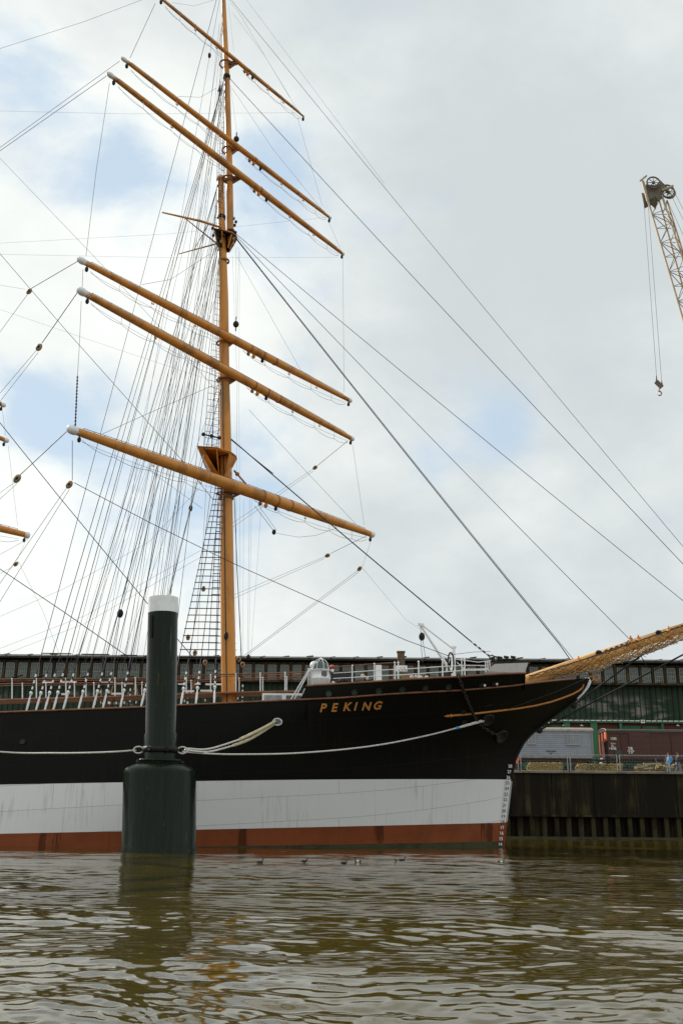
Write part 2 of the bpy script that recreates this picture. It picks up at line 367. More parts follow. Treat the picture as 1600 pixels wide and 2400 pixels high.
# ============================================================ SETTING
# water: one sheet, finer near the viewer, displaced by a field of small waves
def water():
    rows = [3.0]
    while rows[-1] < 135: rows.append(rows[-1]*1.0036 + .001)
    rows = np.array(rows); A = np.tan(np.linspace(-R(34), R(34), 640))
    Yg, Ag = np.meshgrid(rows, A, indexing='ij'); X = Yg*Ag; Y = Yg.copy(); Z = np.zeros_like(X)
    sp = Yg*.0036 + .001
    XX = X+.25*np.sin(Y*.8+.5*X); YY = Y+.14*np.sin(X*1.1+1.3)+.05*np.sin(X*3.3+Y*.7)
    def field(nc, l0, l1, slope, spread):
        Z = 0
        for i in range(nc):
            lam = l0*(l1/l0)**((i+rng.random())/nc); k = 2*math.pi/lam
            th = R(90) + rng.normal(0, spread) + (.12 if i % 2 else -.28); ph = rng.random()*6.283
            a = slope*math.sqrt(2/nc)*lam/(2*math.pi)
            fade = np.clip((lam/sp-2.6)/3.5, 0, 1)
            Z = Z + fade*a*np.sin(k*(XX*math.cos(th)+YY*math.sin(th))+ph)
        return Z
    short = field(150, .07, .24, .066, .75); mid = field(80, .24, .95, .051, .55); lng = field(26, 1.6, 8, .026, .8)
    grp = 1+.55*np.sin(X*.9+.6*np.sin(Y*.5))*np.sin(Y*.75+1.1*np.sin(X*.4))
    Z = short*np.clip(grp, .2, 1.7)+mid+lng
    Z = Z+.9*np.clip(mid+lng, -.03, .03)*np.abs(mid)/.02*.35      # slightly peaked crests
    # calmer and livelier patches
    calm = .9 + .22*np.sin(X*.21+1.0)*np.sin(Y*.17+.6) + .12*np.sin(X*.55+Y*.3)
    Z *= calm
    nr, nc = X.shape
    vs = np.stack([X, Y, Z], -1).reshape(-1, 3)
    i, j = np.meshgrid(np.arange(nr-1), np.arange(nc-1), indexing='ij'); a = (i*nc+j).ravel()
    fs = np.stack([a, a+1, a+nc+1, a+nc], -1)
    # far and side aprons of calm water just below the waves
    base = len(vs); ap = np.array([(-900, -60, -.16), (900, -60, -.16), (900, 89, -.16), (-900, 89, -.16)])
    vs = np.vstack([vs, ap]); me = bpy.data.meshes.new('water')
    me.from_pydata(vs.tolist(), [], fs.tolist()+[[base, base+1, base+2, base+3]])
    me.polygons.foreach_set('use_smooth', [True]*len(me.polygons)); me.update()
    m = bpy.data.materials.new('water'); m.use_nodes = True; q = G(m.node_tree); b = m.node_tree.nodes['Principled BSDF']
    ob = q.n('ShaderNodeTexCoord').outputs['Object']
    n = q.noise(ob, .25, 4)
    q.put(b.inputs['Base Color'], q.mix(n, (.048, .036, .005), (.062, .046, .007)))
    b.inputs['Roughness'].default_value = .03; b.inputs['IOR'].default_value = 1.48
    s = q.n('ShaderNodeSeparateXYZ'); q.put(s.inputs[0], ob)
    far = q.ramp(s.outputs['Y'], 8, 30)
    n1 = q.noise(q.mapping(ob, (1, 1.6, 1)), 2.6, 3, .5); n2_ = q.noise(q.mapping(ob, (1, 1.4, 1), (4, 4, 0)), 12, 4, .6)
    h = q.m('ADD', q.m('MULTIPLY', q.m('MULTIPLY', n1, far), .007), q.m('MULTIPLY', n2_, q.m('MULTIPLY_ADD', far, .0, .0006)))
    bn = q.n('ShaderNodeBump'); bn.inputs['Strength'].default_value = 1; bn.inputs['Distance'].default_value = 1.0
    q.put(bn.inputs['Height'], h); m.node_tree.links.new(bn.outputs[0], b.inputs['Normal'])
    me.materials.append(m); o = bpy.data.objects.new('water', me); col.objects.link(o); o['kind'] = 'structure'
water()

QZ = 5.5                                    # quay level
b = MB(); b.add([(-220, 88.6, QZ), (260, 88.6, QZ), (260, 900, QZ), (-220, 900, QZ)], [(0, 1, 2, 3)])
b.add([(-220, 88.6, QZ), (-220, 900, QZ), (-220, 900, -3), (-220, 88.6, -3)], [(0, 1, 2, 3)])
b.build('ground', 'quay_floor', kind='structure')
qw = thing('quay_wall', 'dark streaked quay wall with steel sheet piles rising from the water', 'quay wall', (20, 88, 0))
b = MB(); zc = at(1400, 1912, 88.0)[2]
xs = -60
while xs < 130:
    w = 3.55; b.box((xs+w/2, 88.3, (zc+QZ-.15)/2), (w-.05, .6, QZ-.15-zc)); xs += w
b.build('upper_panel', 'quay_steel', qw)
b = MB(); b.box((35, 88.25, QZ-.065), (190, .9, .17)); b.build('coping', 'stone_edge', qw)
b = MB(); b.box((35, 88.25, zc-.02), (190, .8, .16)); b.build('wale', 'quay_steel', qw)
b = MB(); x = -58.0; k = 0
while x < 130:
    for (xa, xb, ya, yb, mi) in ((0, .36, 88.12, 88.12, 1), (.36, .52, 88.12, 88.62, 0), (.52, .87, 88.62, 88.62, 0), (.87, 1.03, 88.62, 88.12, 0)):
        b.add([(x+xa, ya, -.8), (x+xb, yb, -.8), (x+xb, yb, zc-.1), (x+xa, ya, zc-.1)], [(0, 1, 2, 3)], mi)
    x += 1.03
b.build('sheet_pile', ['quay_steel', 'quay_steel_pale'], qw)
b = MB(); b.box((35, 87.9, .02), (190, .35, .30)); b.build('fender_beam', 'algae', qw)

# ============================================================ WAREHOUSE
SY = 114.0
wh = thing('warehouse', 'long green glazed warehouse with brown window band and flat roof behind the quay', 'warehouse', (0, SY, QZ))
def sz(py, px=1000): return at(px, py + (px-px)*0, SY)[2]
zroof = sz(1549); zb0 = sz(1555); zb1 = sz(1603); zgl = sz(1687); zbr = sz(1694)
X0, X1 = -105, 82
b = MB(); b.box(((X0+X1)/2, SY+20, (QZ+zroof)/2-.3), (X1-X0, 39, zroof-QZ-.6)); b.build('body', 'roof_felt', wh)
b = MB(); b.box(((X0+X1)/2, SY+19.5, zroof), (X1-X0+1, 41.2, .14)); b.box(((X0+X1)/2, SY-1.02, zroof-.1), (X1-X0+1.2, .14, .12)); b.build('roof', 'roof_felt', wh)
b = MB(); b.box(((X0+X1)/2, SY-1.0, zroof+.16), (X1-X0+1, .25, .08)); b.build('roof_gutter', 'steel', wh)
b = MB(); b.box(((X0+X1)/2, SY+.1, (zb0+zb1)/2), (X1-X0, .3, zb0-zb1)); b.build('upper_wall', 'brown_wood', wh)
# windows of the upper band
hw = zb0-zb1
def window_mesh(w, h):
    m_ = MB(); m_.box((0, .02, 0), (w, .04, h), 0)
    for zz in (-h/2, 0, h/2): m_.box((0, -.03, zz), (w+.06, .06, .07), 1)
    for t in np.linspace(-.5, .5, 5): m_.box((t*w, -.025, 0), (.04 if abs(t) < .5 else .07, .05, h), 1)
    for zz in (-h/4, h/4): m_.box((0, -.022, zz), (w, .04, .035), 1)
    return m_
w0 = window_mesh(.92, hw*.80).build('window', ['window_glass', 'muntin'], wh); pitch = 1.42; n = 0
xw = -60.28
while n < 98:
    if n == 0: o = w0
    else:
        o = w0.copy(); col.objects.link(o)
    o.location = (xw, SY-.12 - SY*0, (zb0+zb1)/2-.12)
    o.parent = wh; o.matrix_parent_inverse = parent_world(wh).inverted(); n += 1; xw += pitch
xw = -60.28-pitch/2; k = 0
while k < 99:
    b = MB(); b.box((xw, SY-.16, (zb0+zb1)/2), (.20 if k % 3 else .34, .22, hw)); b.build('timber_post', 'brown_wood', wh); xw += pitch; k += 1
b = MB(); b.box(((X0+X1)/2, SY-.7, zb1-.03), (X1-X0, 1.6, .12)); b.box(((X0+X1)/2, SY-1.5, zb1), (X1-X0, .08, .22)); b.build('ledge', 'brown_wood', wh)
for px in range(40, 1640, 52):
    p = at(px, 1603, SY-1.45); b = MB(); b.beam((p[0]-.5, SY-1.5, zb1+.1), (p[0]+.55, SY-1.5, zb1+.4), .5, .06); b.build('awning_flap', 'roof_felt', wh)
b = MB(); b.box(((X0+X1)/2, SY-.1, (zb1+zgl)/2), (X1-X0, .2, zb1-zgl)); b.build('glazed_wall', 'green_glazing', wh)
b = MB(); x = X0
while x < X1:
    b.box((x, SY-.24, (zb1+zgl)/2), (.07, .12, zb1-zgl)); x += .62*1.0
b.build('glazing_bar', 'iron', wh)
b = MB(); b.box(((X0+X1)/2, SY-.35, zgl-.1), (X1-X0, .6, .22)); b.build('green_beam', 'green_paint', wh)
b = MB(); x = X0
while x < X1: b.box((x, SY-.7, zgl+.02), (.5, .06, .10)); x += .62
b.build('gutter_bracket', 'sign_white', wh)
b = MB(); b.box(((X0+X1)/2, SY+.15, (QZ+zgl)/2-.1), (X1-X0, .3, zgl-QZ-.22)); b.build('brick_wall', 'brick_like', wh)
for (px, wd) in ((945, .35), (1329, .8), (1392, .95), (1455, .35), (1553, .35), (1165, .35), (1100, .8)):
    p = at(px, 1740, SY-.3); b = MB(); b.box((p[0], SY-.3, (QZ+zgl)/2-.1), (wd*.8, .5, zgl-QZ-.2)); b.build('pillar', 'green_paint', wh)
for (pa, pb) in ((1216, 1248), (1250, 1282), (1289, 1326), (1460, 1502), (1507, 1549)):
    A_ = at(pa, 1740, SY-.1)[0]; B_ = at(pb, 1740, SY-.1)[0]; b = MB(); b.box(((A_+B_)/2, SY-.08, (QZ+zgl)/2-.25), (B_-A_, .14, zgl-QZ-.5)); b.build('green_door', 'green_door', wh)
for (px, tx) in ((1282, '17'), (1505, '18')):
    p = at(px, 1691, SY-.8); b = MB(); b.box((p[0], SY-.8, p[2]), (.42, .06, .36)); s_ = b.build('number_sign', 'sign_white', wh)
    text_obj(tx, 'sign_lettering', .3, 'sign_dark', (p[0]-.17, SY-.84, p[2]-.1), (1, 0, 0), (0, 0, 1), s_, bold=.005)
for px in (1320, 1362, 1587):
    p = at(px, 1698, SY-.3); b = MB(); b.lathe((p[0], SY-.25, p[2]-.18), [(.02, .2), (.22, .05), (.2, 0), (.02, 0)], 10); b.beam((p[0], SY, p[2]+.1), (p[0], SY-.3, p[2]), .04, .04); b.build('wall_lamp', 'sign_white', wh)
b = MB(); b.box(((X0+X1)/2, SY-3, QZ+.6), (X1-X0, 5.0, 1.2)); b.build('added_shade_box', 'undercarriage', wh)  # dark box added to stand for the shade under the wagons
for px in range(20, 1660, 54):               # raised roof lights, lifted flaps
    p = at(px, 1548, SY+1.2); b = MB(); z0 = zroof+.08; w = .95
    rr = random.random()
    b.add([(p[0]-w, SY+.2, z0), (p[0]+w, SY+.2, z0), (p[0]+w, SY+2.6, z0), (p[0]-w, SY+2.6, z0), (p[0]+.15, SY+1.0, z0+.28+.12*rr), (p[0]+.15, SY+2.2, z0+.28+.12*rr)],
          [(0, 1, 4), (1, 2, 5, 4), (2, 3, 5), (3, 0, 4, 5)])
    b.beam((p[0]-.15, SY+.15, z0+.22+.1*rr), (p[0]+.45+.2*rr, SY+.15, z0+.3+.12*rr), .8, .04)
    b.build('roof_light', ['roof_felt'], wh)

# ============================================================ QUAY OBJECTS
RAIL = thing('rail_track', 'pair of dark rails under the wagons on the quay', 'rail track', (20, 100, QZ))
for yy in (99.3, 100.75): b = MB(); b.box((15, yy, QZ+.07), (110, .08, .14)); b.build('rail', 'wheel_steel', RAIL)
def wagon(x0, x1, zt, zf, side, label, brown):
    rh = .30 if brown else .42
    y0, y1 = 98.6, 101.4; t = thing('goods_wagon', label, 'goods wagon', ((x0+x1)/2, 100, QZ))
    b = MB(); b.box(((x0+x1)/2, 100, (zt-.35+zf)/2), (x1-x0, y1-y0, zt-.35-zf)); b.build('body', side, t)
    vs = []; n = 10
    for xx in (x0-.12, x1+.12):
        for k in range(n+1):
            a = math.pi*k/n; vs.append((xx, 100-1.5*math.cos(a), zt-rh+rh*1.05*math.sin(a)**.8))
    b = MB(); b.add(vs, [(k, k+1, n+2+k, n+1+k) for k in range(n)] + [tuple(range(n+1)), tuple(range(n+1, 2*n+2))[::-1]], 0); b.build('roof', 'roof_felt' if brown else 'wagon_roof', t)
    b = MB()
    for xx in (x0+.04, x1-.04): b.box((xx, y0-.03, (zt+zf)/2-.2), (.12, .08, zt-zf-.4))
    b.box(((x0+x1)/2, y0-.03, zf+.05), (x1-x0, .08, .16)); b.box(((x0+x1)/2, y0-.03, zt-.42), (x1-x0, .08, .12))
    b.build('corner_frame', 'wagon_roof' if not brown else 'plank_brown', t)
    if brown: b = MB(); b.tube([(x0-.1, y0-.06, zt-rh+.02), (x1+.1, y0-.06, zt-rh+.02)], .03, 5); b.tube([(x0-.13, 100-1.5*math.cos(a), zt-rh+rh*1.05*math.sin(a)**.8+.02) for a in np.linspace(0.02, 3.12, 12)], .04, 5); b.build('roof_edge', 'steel', t)
    b = MB(); b.box(((x0+x1)/2, 100, zf-.15), (x1-x0-.1, 2.3, .28)); 
    for xx in (x0+.3, x1-.3): b.box((xx, 100, zf-.3), (.3, 2.2, .35))
    b.build('chassis', 'undercarriage', t)
    for xx in (x0+2.0, x1-2.0):
        b = MB()
        for yy in (99.27, 100.73): b.lathe((xx, yy, QZ+.14+.47), [(.02, -.07), (.42, -.07), (.47, -.05), (.47, .05), (.50, .06), (.50, .09), (.02, .09)], 20, axis=(0, 1 if yy > 100 else -1, 0))
        b.tube([(xx, 99.2, QZ+.61), (xx, 100.8, QZ+.61)], .08, 8); w = b.build('wheelset', 'wheel_steel', t)
        b = MB(); b.box((xx, 98.95, QZ+.75), (.35, .2, .3)); b.beam((xx-.7, 98.95, zf-.3), (xx, 98.95, QZ+.98), .09, .09); b.beam((xx+.7, 98.95, zf-.3), (xx, 98.95, QZ+.98), .09, .09); b.build('axle_box', 'undercarriage', w)
    for xe, d in ((x0, -1), (x1, 1)):
        for yy in (99.1, 100.9):
            b = MB(); b.tube([(xe, yy, zf-.15), (xe+d*.42, yy, zf-.15)], .08, 8); b.lathe((xe+d*.42, yy, zf-.15), [(.02, .06), (.21, .04), (.21, 0), (.02, 0)], 12, axis=(d, 0, 0)); b.build('buffer', 'undercarriage', t)
    return t
xa = at(1168, 1740, 98.6)[0]; xb = at(1388, 1740, 98.6)[0]
zt = at(1300, 1704, 99)[2]; zf = at(1300, 1776, 98.6)[2]
tg = wagon(xa, xb, zt, zf, 'plank_grey', 'pale grey planked goods wagon standing beneath the bow', False)
for (pa, pb, ya, yb) in ((1236, 1254, 1720, 1744), (1326, 1358, 1722, 1746)):
    A_ = at(pa, ya, 98.55); B_ = at(pb, yb, 98.55); b = MB(); b.box(((A_[0]+B_[0])/2, 98.56, (A_[2]+B_[2])/2), (B_[0]-A_[0], .08, A_[2]-B_[2]), 0)
    b.box(((A_[0]+B_[0])/2, 98.53, A_[2]), (B_[0]-A_[0]+.1, .1, .06), 1); b.box(((A_[0]+B_[0])/2, 98.53, B_[2]), (B_[0]-A_[0]+.1, .1, .06), 1)
    for xx in (A_[0], (A_[0]+B_[0])/2, B_[0]): b.box((xx, 98.53, (A_[2]+B_[2])/2), (.05, .09, A_[2]-B_[2]-.07), 1)
    b.build('hatch', ['door_grey', 'screen_grey'], tg)
p = at(1278, 1762, 98.5); text_obj('Schiffsmakler', 'side_lettering', .26, 'sign_dark', (p[0], 98.55, p[2]), (1, 0, 0), (0, 0, 1), tg, sx=.75)
p = at(1288, 1766, 98.5); text_obj('38', 'side_lettering', .22, 'sign_dark', (p[0], 98.57, p[2]-.05), (1, 0, 0), (0, 0, 1), tg)
xa = at(1423, 1740, 98.6)[0]; zt2 = at(1500, 1708, 99)[2]; zf2 = at(1500, 1778, 98.6)[2]
tb = wagon(xa, xa+10.6, zt2, zf2, 'plank_brown', 'dark brown planked covered goods wagon with sunlight painted into its orange end posts', True)
b = MB()
b.box((xa-.07, 101.25, (zt2+zf2)/2-.2), (.14, .22, zt2-zf2-.4)); b.build('end_post', 'orange_red', tb)  # brown end posts, their sunlit look put into the orange colour
for yy, hh in ((100.1, .95), (98.95, .85)): b = MB(); b.box((xa-.07, yy, zt2-.35-hh/2), (.14, .22 if yy > 100 else .6, hh)); b.build('end_post', 'orange_red', tb)
for px in (1456, 1523, 1573, 1640):
    p = at(px, 1740, 98.56); b = MB(); b.box((p[0], 98.56, (zt2+zf2)/2-.15), (.10, .09, zt2-zf2-.55)); b.build('side_post', 'plank_brown', tb)
b = MB(); A_ = at(1523, 1740, 98.5); b.box((A_[0]-1.05, 98.53, (zt2+zf2)/2-.15), (2.0, .06, zt2-zf2-.6)); b.build('sliding_door', 'plank_brown', tb)
for (px, py, tx, s) in ((1429, 1734, '1335', .30), (1430, 1744, '21,7 m', .16), (1431, 1749, '15 t', .16), (1430, 1753, '17,0 m', .17), (1430, 1757, '20 500', .19), (1471, 1757, 'DB', .32), (1469, 1762, '143 578', .19), (1472, 1766, 'G 10', .19)):
    p = at(px, py, 98.5); text_obj(tx, 'side_lettering', s*1.15, 'sign_white', (p[0], 98.50, p[2]), (1, 0, 0), (0, 0, 1), tb, bold=.004, sx=.9)
b = MB(); p = at(1427, 1754, 98.5); b.box((p[0], 98.55, p[2]), (.13, .04, .13)); b.build('white_mark', 'sign_white', tb)
b = MB(); p0 = at(1440, 1758, 98.5); p1 = at(1457, 1776, 98.5); b.box(((p0[0]+p1[0])/2, 98.54, (p0[2]+p1[2])/2), (p1[0]-p0[0], .05, p0[2]-p1[2])); b.build('black_board', 'sign_dark', tb)
for (px, py) in ((1408, 1778), (1407, 1788)):
    p = at(px, py, 98.4); b = MB(); b.box((p[0], 98.4, p[2]), (.26, .1, .13)); b.build('end_lamp', 'sign_white', tb)
b = MB()
for px in (1536, 1556): p = at(px, 1782, 98.3); b.beam((p[0], 98.45, zf2), (p[0]+.25, 98.2, QZ+.25), .06, .06)
for k in range(3): p = at(1546, 1782, 98.3); b.box((p[0]+.1, 98.35, QZ+.5+k*.42), (.9, .3, .04))
b.build('step', 'stone_edge', tb)

def bale(pa, pb, ptop, label, ragged):
    A_ = at(pa, 1803, 92); B_ = at(pb, 1803, 92); zt = at(pa, ptop, 92)[2]; L = B_[0]-A_[0]; h = zt-QZ
    b = MB(); nx, ny, nz_ = 34, 10, 10; idx = {}
    rr = random.Random(pa); vs = []; fs = []
    def vid(i, j, k):
        if (i, j, k) in idx: return idx[(i, j, k)]
        f = .055 if ragged < 2 else .11
        x = A_[0]+L*i/nx; y = 91.5+.95*j/ny; z = QZ-.02+h*k/nz_
        dx = rr.uniform(-f, f)*1.6; dz = rr.uniform(-f, f) if k else 0
        if i < 2 and k > 6: dx += .04*(k-6)
        if ragged and k == nz_: dz -= .07*(1+math.sin(i*.9+pa))
        if ragged == 2: dz -= .5*h*max(0, math.sin(i*.55))*(k/nz_)
        idx[(i, j, k)] = len(vs); vs.append((x+dx*(i in (0, nx)) + dx*.3, y+rr.uniform(-f, f), z+dz)); return idx[(i, j, k)]
    for i in range(nx):
        for k in range(nz_):
            for j in (0, ny): fs.append((vid(i, j, k), vid(i+1, j, k), vid(i+1, j, k+1), vid(i, j, k+1)))
        for j in range(ny): fs.append((vid(i, j, nz_), vid(i+1, j, nz_), vid(i+1, j+1, nz_), vid(i, j+1, nz_)))
    for j in range(ny):
        for k in range(nz_):
            for i in (0, nx): fs.append((vid(i, j, k), vid(i, j+1, k), vid(i, j+1, k+1), vid(i, j, k+1)))
    b.add(vs, fs)
    # loose straws at the foot and on top
    for _ in range(150):
        x = rr.uniform(A_[0]-.1, B_[0]+.5); z = QZ+.02 if rr.random() < .5 else zt-.04; a = rr.uniform(-.6, .6); l = rr.uniform(.08, .22)
        y = 91.3 if z < zt-.2 else 91.6+rr.random()*.7
        b.beam((x, y, z), (x+l*math.cos(a), y+l*.4*math.sin(a), z+abs(l*math.sin(a))*.6), .012, .012)
    o = b.build('straw_bale', 'straw'); tag(o, label, 'straw bale', 'straw bales along the quay fence')
bale(1236, 1315, 1787, 'long yellow straw bale under the grey wagon, nearest the bow', 0)
bale(1350, 1453, 1789, 'long straw bale with a bicycle leaning on it, between the two wagons', 1)
bale(1491, 1590, 1791, 'broken straw bale with boards on it beside the walking people', 2)
# a bicycle leaning on the middle bale
bi = thing('bicycle', 'dark bicycle leaning on the straw bale behind the fence', 'bicycle', (at(1400, 1800, 91)[0], 91, QZ))
for px in (1382, 1419):
    p = at(px, 1793, 91); c = (p[0], 91, QZ+.35); b = MB(); b.torus(c, .33, .025, (0, 1, 0), 22, 5)
    for a in range(8): b.tube([c, (c[0]+.32*math.cos(a*.785), 91, c[2]+.32*math.sin(a*.785))], .006, 3)
    b.build('wheel', 'iron', bi)
xl = at(1382, 1793, 91)[0]; xr = at(1419, 1793, 91)[0]; zc_ = QZ+.35; xm = xl+.45*(xr-xl)
b = MB()
for a_, c_ in (((xl, zc_), (xl+.25, zc_+.55)), ((xl+.25, zc_+.55), (xm+.05, zc_-.05)), ((xm+.05, zc_-.05), (xr, zc_)), ((xm-.08+.05, zc_+.5), (xm+.05, zc_-.05)), ((xl+.23, zc_+.5), (xm, zc_+.5)), ((xr, zc_), (xm, zc_+.48))):
    b.tube([(a_[0], 91, a_[1]), (c_[0], 91, c_[1])], .02, 5)
b.build('frame', 'iron', bi)
b = MB(); b.ball((xm-.03, 91, zc_+.6), (.13, .07, .04)); b.build('saddle', 'iron', bi)
b = MB(); b.tube([(xl+.27, 90.72, zc_+.66), (xl+.22, 91, zc_+.66), (xl+.27, 91.28, zc_+.66)], .018, 5); b.build('handlebar', 'iron', bi)
# boards dumped by the fence
for k, (px, py, l, a) in enumerate(((1502, 1797, 1.1, .5), (1519, 1790, 1.0, 0), (1535, 1790, .9, -.05), (1516, 1801, .8, .1), (1563, 1798, .9, -.4))):
    p = at(px, py, 91.0); b = MB(); zz = max(p[2], QZ+.14); b.beam((p[0]-l/2, 91.0-.06*k, zz-.3*math.sin(a)*l*.5), (p[0]+l/2, 91.0-.06*k, zz+.3*math.sin(a)*l*.5), .18, .12)
    o = b.build('timber_block', 'pallet')
    tag(o, ['tilted pale timber piece lying left of the broken straw bale', 'pale squared timber on top of the broken straw bale', 'short timber piece on the bale nearest the ladder steps', 'pale timber piece low at the foot of the broken bale', 'slanting timber piece beside the person in blue'][k], 'timber', 'timber pieces on the broken bale')

# fence panels
fx = [at(p, 1800, 90.0)[0] for p in (1101, 1217, 1333, 1449, 1565, 1681)]
zft = at(1333, 1769, 90.0)[2]; fl = ['first wire fence panel right of the bow in front of the grey wagon', 'wire fence panel in front of the first straw bale', 'wire fence panel in front of the bicycle', 'wire fence panel in front of the brown wagon lettering', 'rightmost wire fence panel in front of the two people']
for k in range(5):
    a_, c_ = fx[k]+.12, fx[k+1]-.12; t = thing('fence_panel', fl[k], 'fence panel', ((a_+c_)/2, 90, QZ), 'wire fence panels along the quay edge')
    for xx in (a_, c_):
        b = MB(); b.tube([(xx, 90, QZ), (xx, 90, zft+.05)], .045, 6); b.box((xx, 90, QZ+.06), (.4, .3, .12)); b.build('post', 'steel', t)
    b = MB(); b.tube([(a_, 90, zft), (c_, 90, zft)], .028, 5); b.tube([(a_, 90, QZ+.12), (c_, 90, QZ+.12)], .03, 5); b.build('rail', 'steel', t)
    b = MB(); x = a_
    while x < c_: b.beam((x, 90, QZ+.12), (x, 90, zft), .004, .004); x += .14
    for zz in np.arange(QZ+.3, zft, .22): b.beam((a_, 90, zz), (c_, 90, zz), .006, .006)
    b.build('wire_mesh', 'steel', t)
p = at(1210, 1782, 90); b = MB(); b.box((p[0], 89.95, p[2]), (.35, .03, .5), m3=Matrix.Rotation(.5, 3, 'Y')); tag(b.build('barrier_tape', 'orange_red'), 'small red and white tape tied on the fence next to the bow', 'tape')

# people
def person(px, label, jm, facing, stride):
    p = at(px, 1803, 90.9); x, y, z = p[0], 90.9, QZ; d = facing
    def skin(chains, name, mt, parent, sub=1):
        me = bpy.data.meshes.new(name); vs = []; es = []; rs = []
        for ch in chains:
            st = len(vs)
            for i, (q, r_) in enumerate(ch):
                if isinstance(q, int): es.append((q, len(vs))) ; continue
                vs.append(q); rs.append(r_)
                if i and not isinstance(ch[i-1][0], int): es.append((len(vs)-2, len(vs)-1))
        me.from_pydata(vs, es, []); o = bpy.data.objects.new(name, me); col.objects.link(o)
        md = o.modifiers.new('s', 'SKIN'); sv_ = me.skin_vertices[0].data
        for i, r_ in enumerate(rs): sv_[i].radius = (r_, r_)
        sv_[0].use_root = True
        o.modifiers.new('d', 'SUBSURF').levels = sub; o.modifiers['d'].render_levels = sub
        bpy.context.view_layer.update()
        m2 = bpy.data.meshes.new_from_object(o.evaluated_get(bpy.context.evaluated_depsgraph_get())); bpy.data.objects.remove(o)
        m2.materials.clear(); m2.materials.append(M[mt]); m2.polygons.foreach_set('use_smooth', [True]*len(m2.polygons))
        o = bpy.data.objects.new(name, m2); col.objects.link(o)
        if parent: o.parent = parent; o.matrix_parent_inverse = parent_world(parent).inverted()
        return o
    P = lambda a, b_, c: (x+a*d, y+b_, z+c)
    s = stride
    t = thing('person', label, 'person', (x, y, z), None)
    # body: one surface from pelvis to head, arms and legs
    hips, chest, neck = P(0, 0, .95), P(.02, 0, 1.32), P(.04, 0, 1.50)
    chains = [[(hips, .14), (chest, .16), (neck, .065), (P(.07, 0, 1.60), .085), (P(.08, 0, 1.70), .085)]]
    # legs and arms attach to shared vertices through explicit edges
    body = skin2([hips, chest, neck, P(.07, 0, 1.60), P(.08, 0, 1.71),
                  P(0, -.10, .90), P(.16*s, -.11, .50), P(.26*s, -.11, .10), P(.44*s, -.12, .05),
                  P(0, .10, .90), P(-.06*s, .11, .50), P(-.32*s, .11, .14), P(-.18*s, .12, .05),
                  P(.0, -.20, 1.40), P(-.10, -.25, 1.12), P(.06, -.24, .90), P(.12, -.24, .80),
                  P(.0, .20, 1.40), P(.08, .25, 1.12), P(.22, .22, .95), P(.30, .22, .88)],
                 [(0, 1), (1, 2), (2, 3), (3, 4), (0, 5), (5, 6), (6, 7), (7, 8), (0, 9), (9, 10), (10, 11), (11, 12), (1, 13), (13, 14), (14, 15), (15, 16), (1, 17), (17, 18), (18, 19), (19, 20)],
                 [.14, .15, .06, .085, .08, .09, .065, .045, .035, .09, .065, .045, .035, .06, .045, .035, .03, .06, .045, .035, .03], 'body', 'skin', t)
    skin2([P(0, 0, .93), P(0, -.10, .88), P(.16*s, -.11, .50), P(.25*s, -.11, .12), P(0, .10, .88), P(-.06*s, .11, .50), P(-.30*s, .11, .17)],
          [(0, 1), (1, 2), (2, 3), (0, 4), (4, 5), (5, 6)], [.155, .105, .085, .07, .105, .085, .07], 'trousers', 'jeans', t)
    skin2([P(0, 0, .90), P(.01, 0, 1.15), P(.02, 0, 1.36), P(.03, 0, 1.48), P(.0, -.20, 1.40), P(-.10, -.25, 1.12), P(.05, -.24, .92), P(.0, .20, 1.40), P(.08, .25, 1.12), P(.21, .22, .97)],
          [(0, 1), (1, 2), (2, 3), (2, 4), (4, 5), (5, 6), (2, 7), (7, 8), (8, 9)], [.175, .18, .175, .085, .085, .068, .055, .085, .068, .055], 'jacket', jm, t)
    b = MB(); b.ball(P(.055, 0, 1.73), (.105, .10, .10), 8); b.build('hair', 'hair', t)
    for q_ in (P(.33*s, -.12, .05), P(-.24*s, .12, .07)): b = MB(); b.ball(q_, (.15, .055, .055), 6); b.build('shoe', 'shoe', t)
    return t, P
def skin2(vs, es, rs, name, mt, parent):
    me = bpy.data.meshes.new(name); me.from_pydata(vs, es, []); o = bpy.data.objects.new(name, me); col.objects.link(o)
    o.modifiers.new('s', 'SKIN')
    if not me.skin_vertices: me.attributes.new  # layer is made by the modifier's operator; create through bmesh below
    bm = bmesh.new(); bm.from_mesh(me); lay = bm.verts.layers.skin.verify()
    for i, v in enumerate(bm.verts): v[lay].radius = (rs[i], rs[i]); v[lay].use_root = (i == 0)
    bm.to_mesh(me); bm.free()
    sb = o.modifiers.new('d', 'SUBSURF'); sb.levels = 1; sb.render_levels = 1
    bpy.context.view_layer.update()
    m2 = bpy.data.meshes.new_from_object(o.evaluated_get(bpy.context.evaluated_depsgraph_get())); bpy.data.objects.remove(o)
    m2.materials.clear(); m2.materials.append(M[mt]); m2.polygons.foreach_set('use_smooth', [True]*len(m2.polygons)); m2.name = name
    o = bpy.data.objects.new(name, m2); col.objects.link(o); o.parent = parent; o.matrix_parent_inverse = parent_world(parent).inverted()
    return o
t1, P1 = person(1569, 'person in a bright blue jacket and jeans walking on the quay', 'jacket_blue', -1, 1.0)
b = MB(); b.ball(P1(-.20, 0, 1.25), (.11, .16, .24), 8); tag(b.build('backpack', 'jacket_blue'), 'light blue backpack worn by the person in the blue jacket', 'backpack')
t2, P2 = person(1588, 'person in a dark jacket and jeans walking behind the fence', 'jacket_dark', 1, .8)

# ============================================================ HARBOUR CRANE (far right)
cr = thing('harbour_crane', 'beige lattice jib harbour crane rising at the right edge', 'crane', (0, 0, 0))
CY = 97.0
def cp(x, y, Y=CY): return at(x, y, Y)
hd = cp(1523, 460); base_px = (1905, 1560)
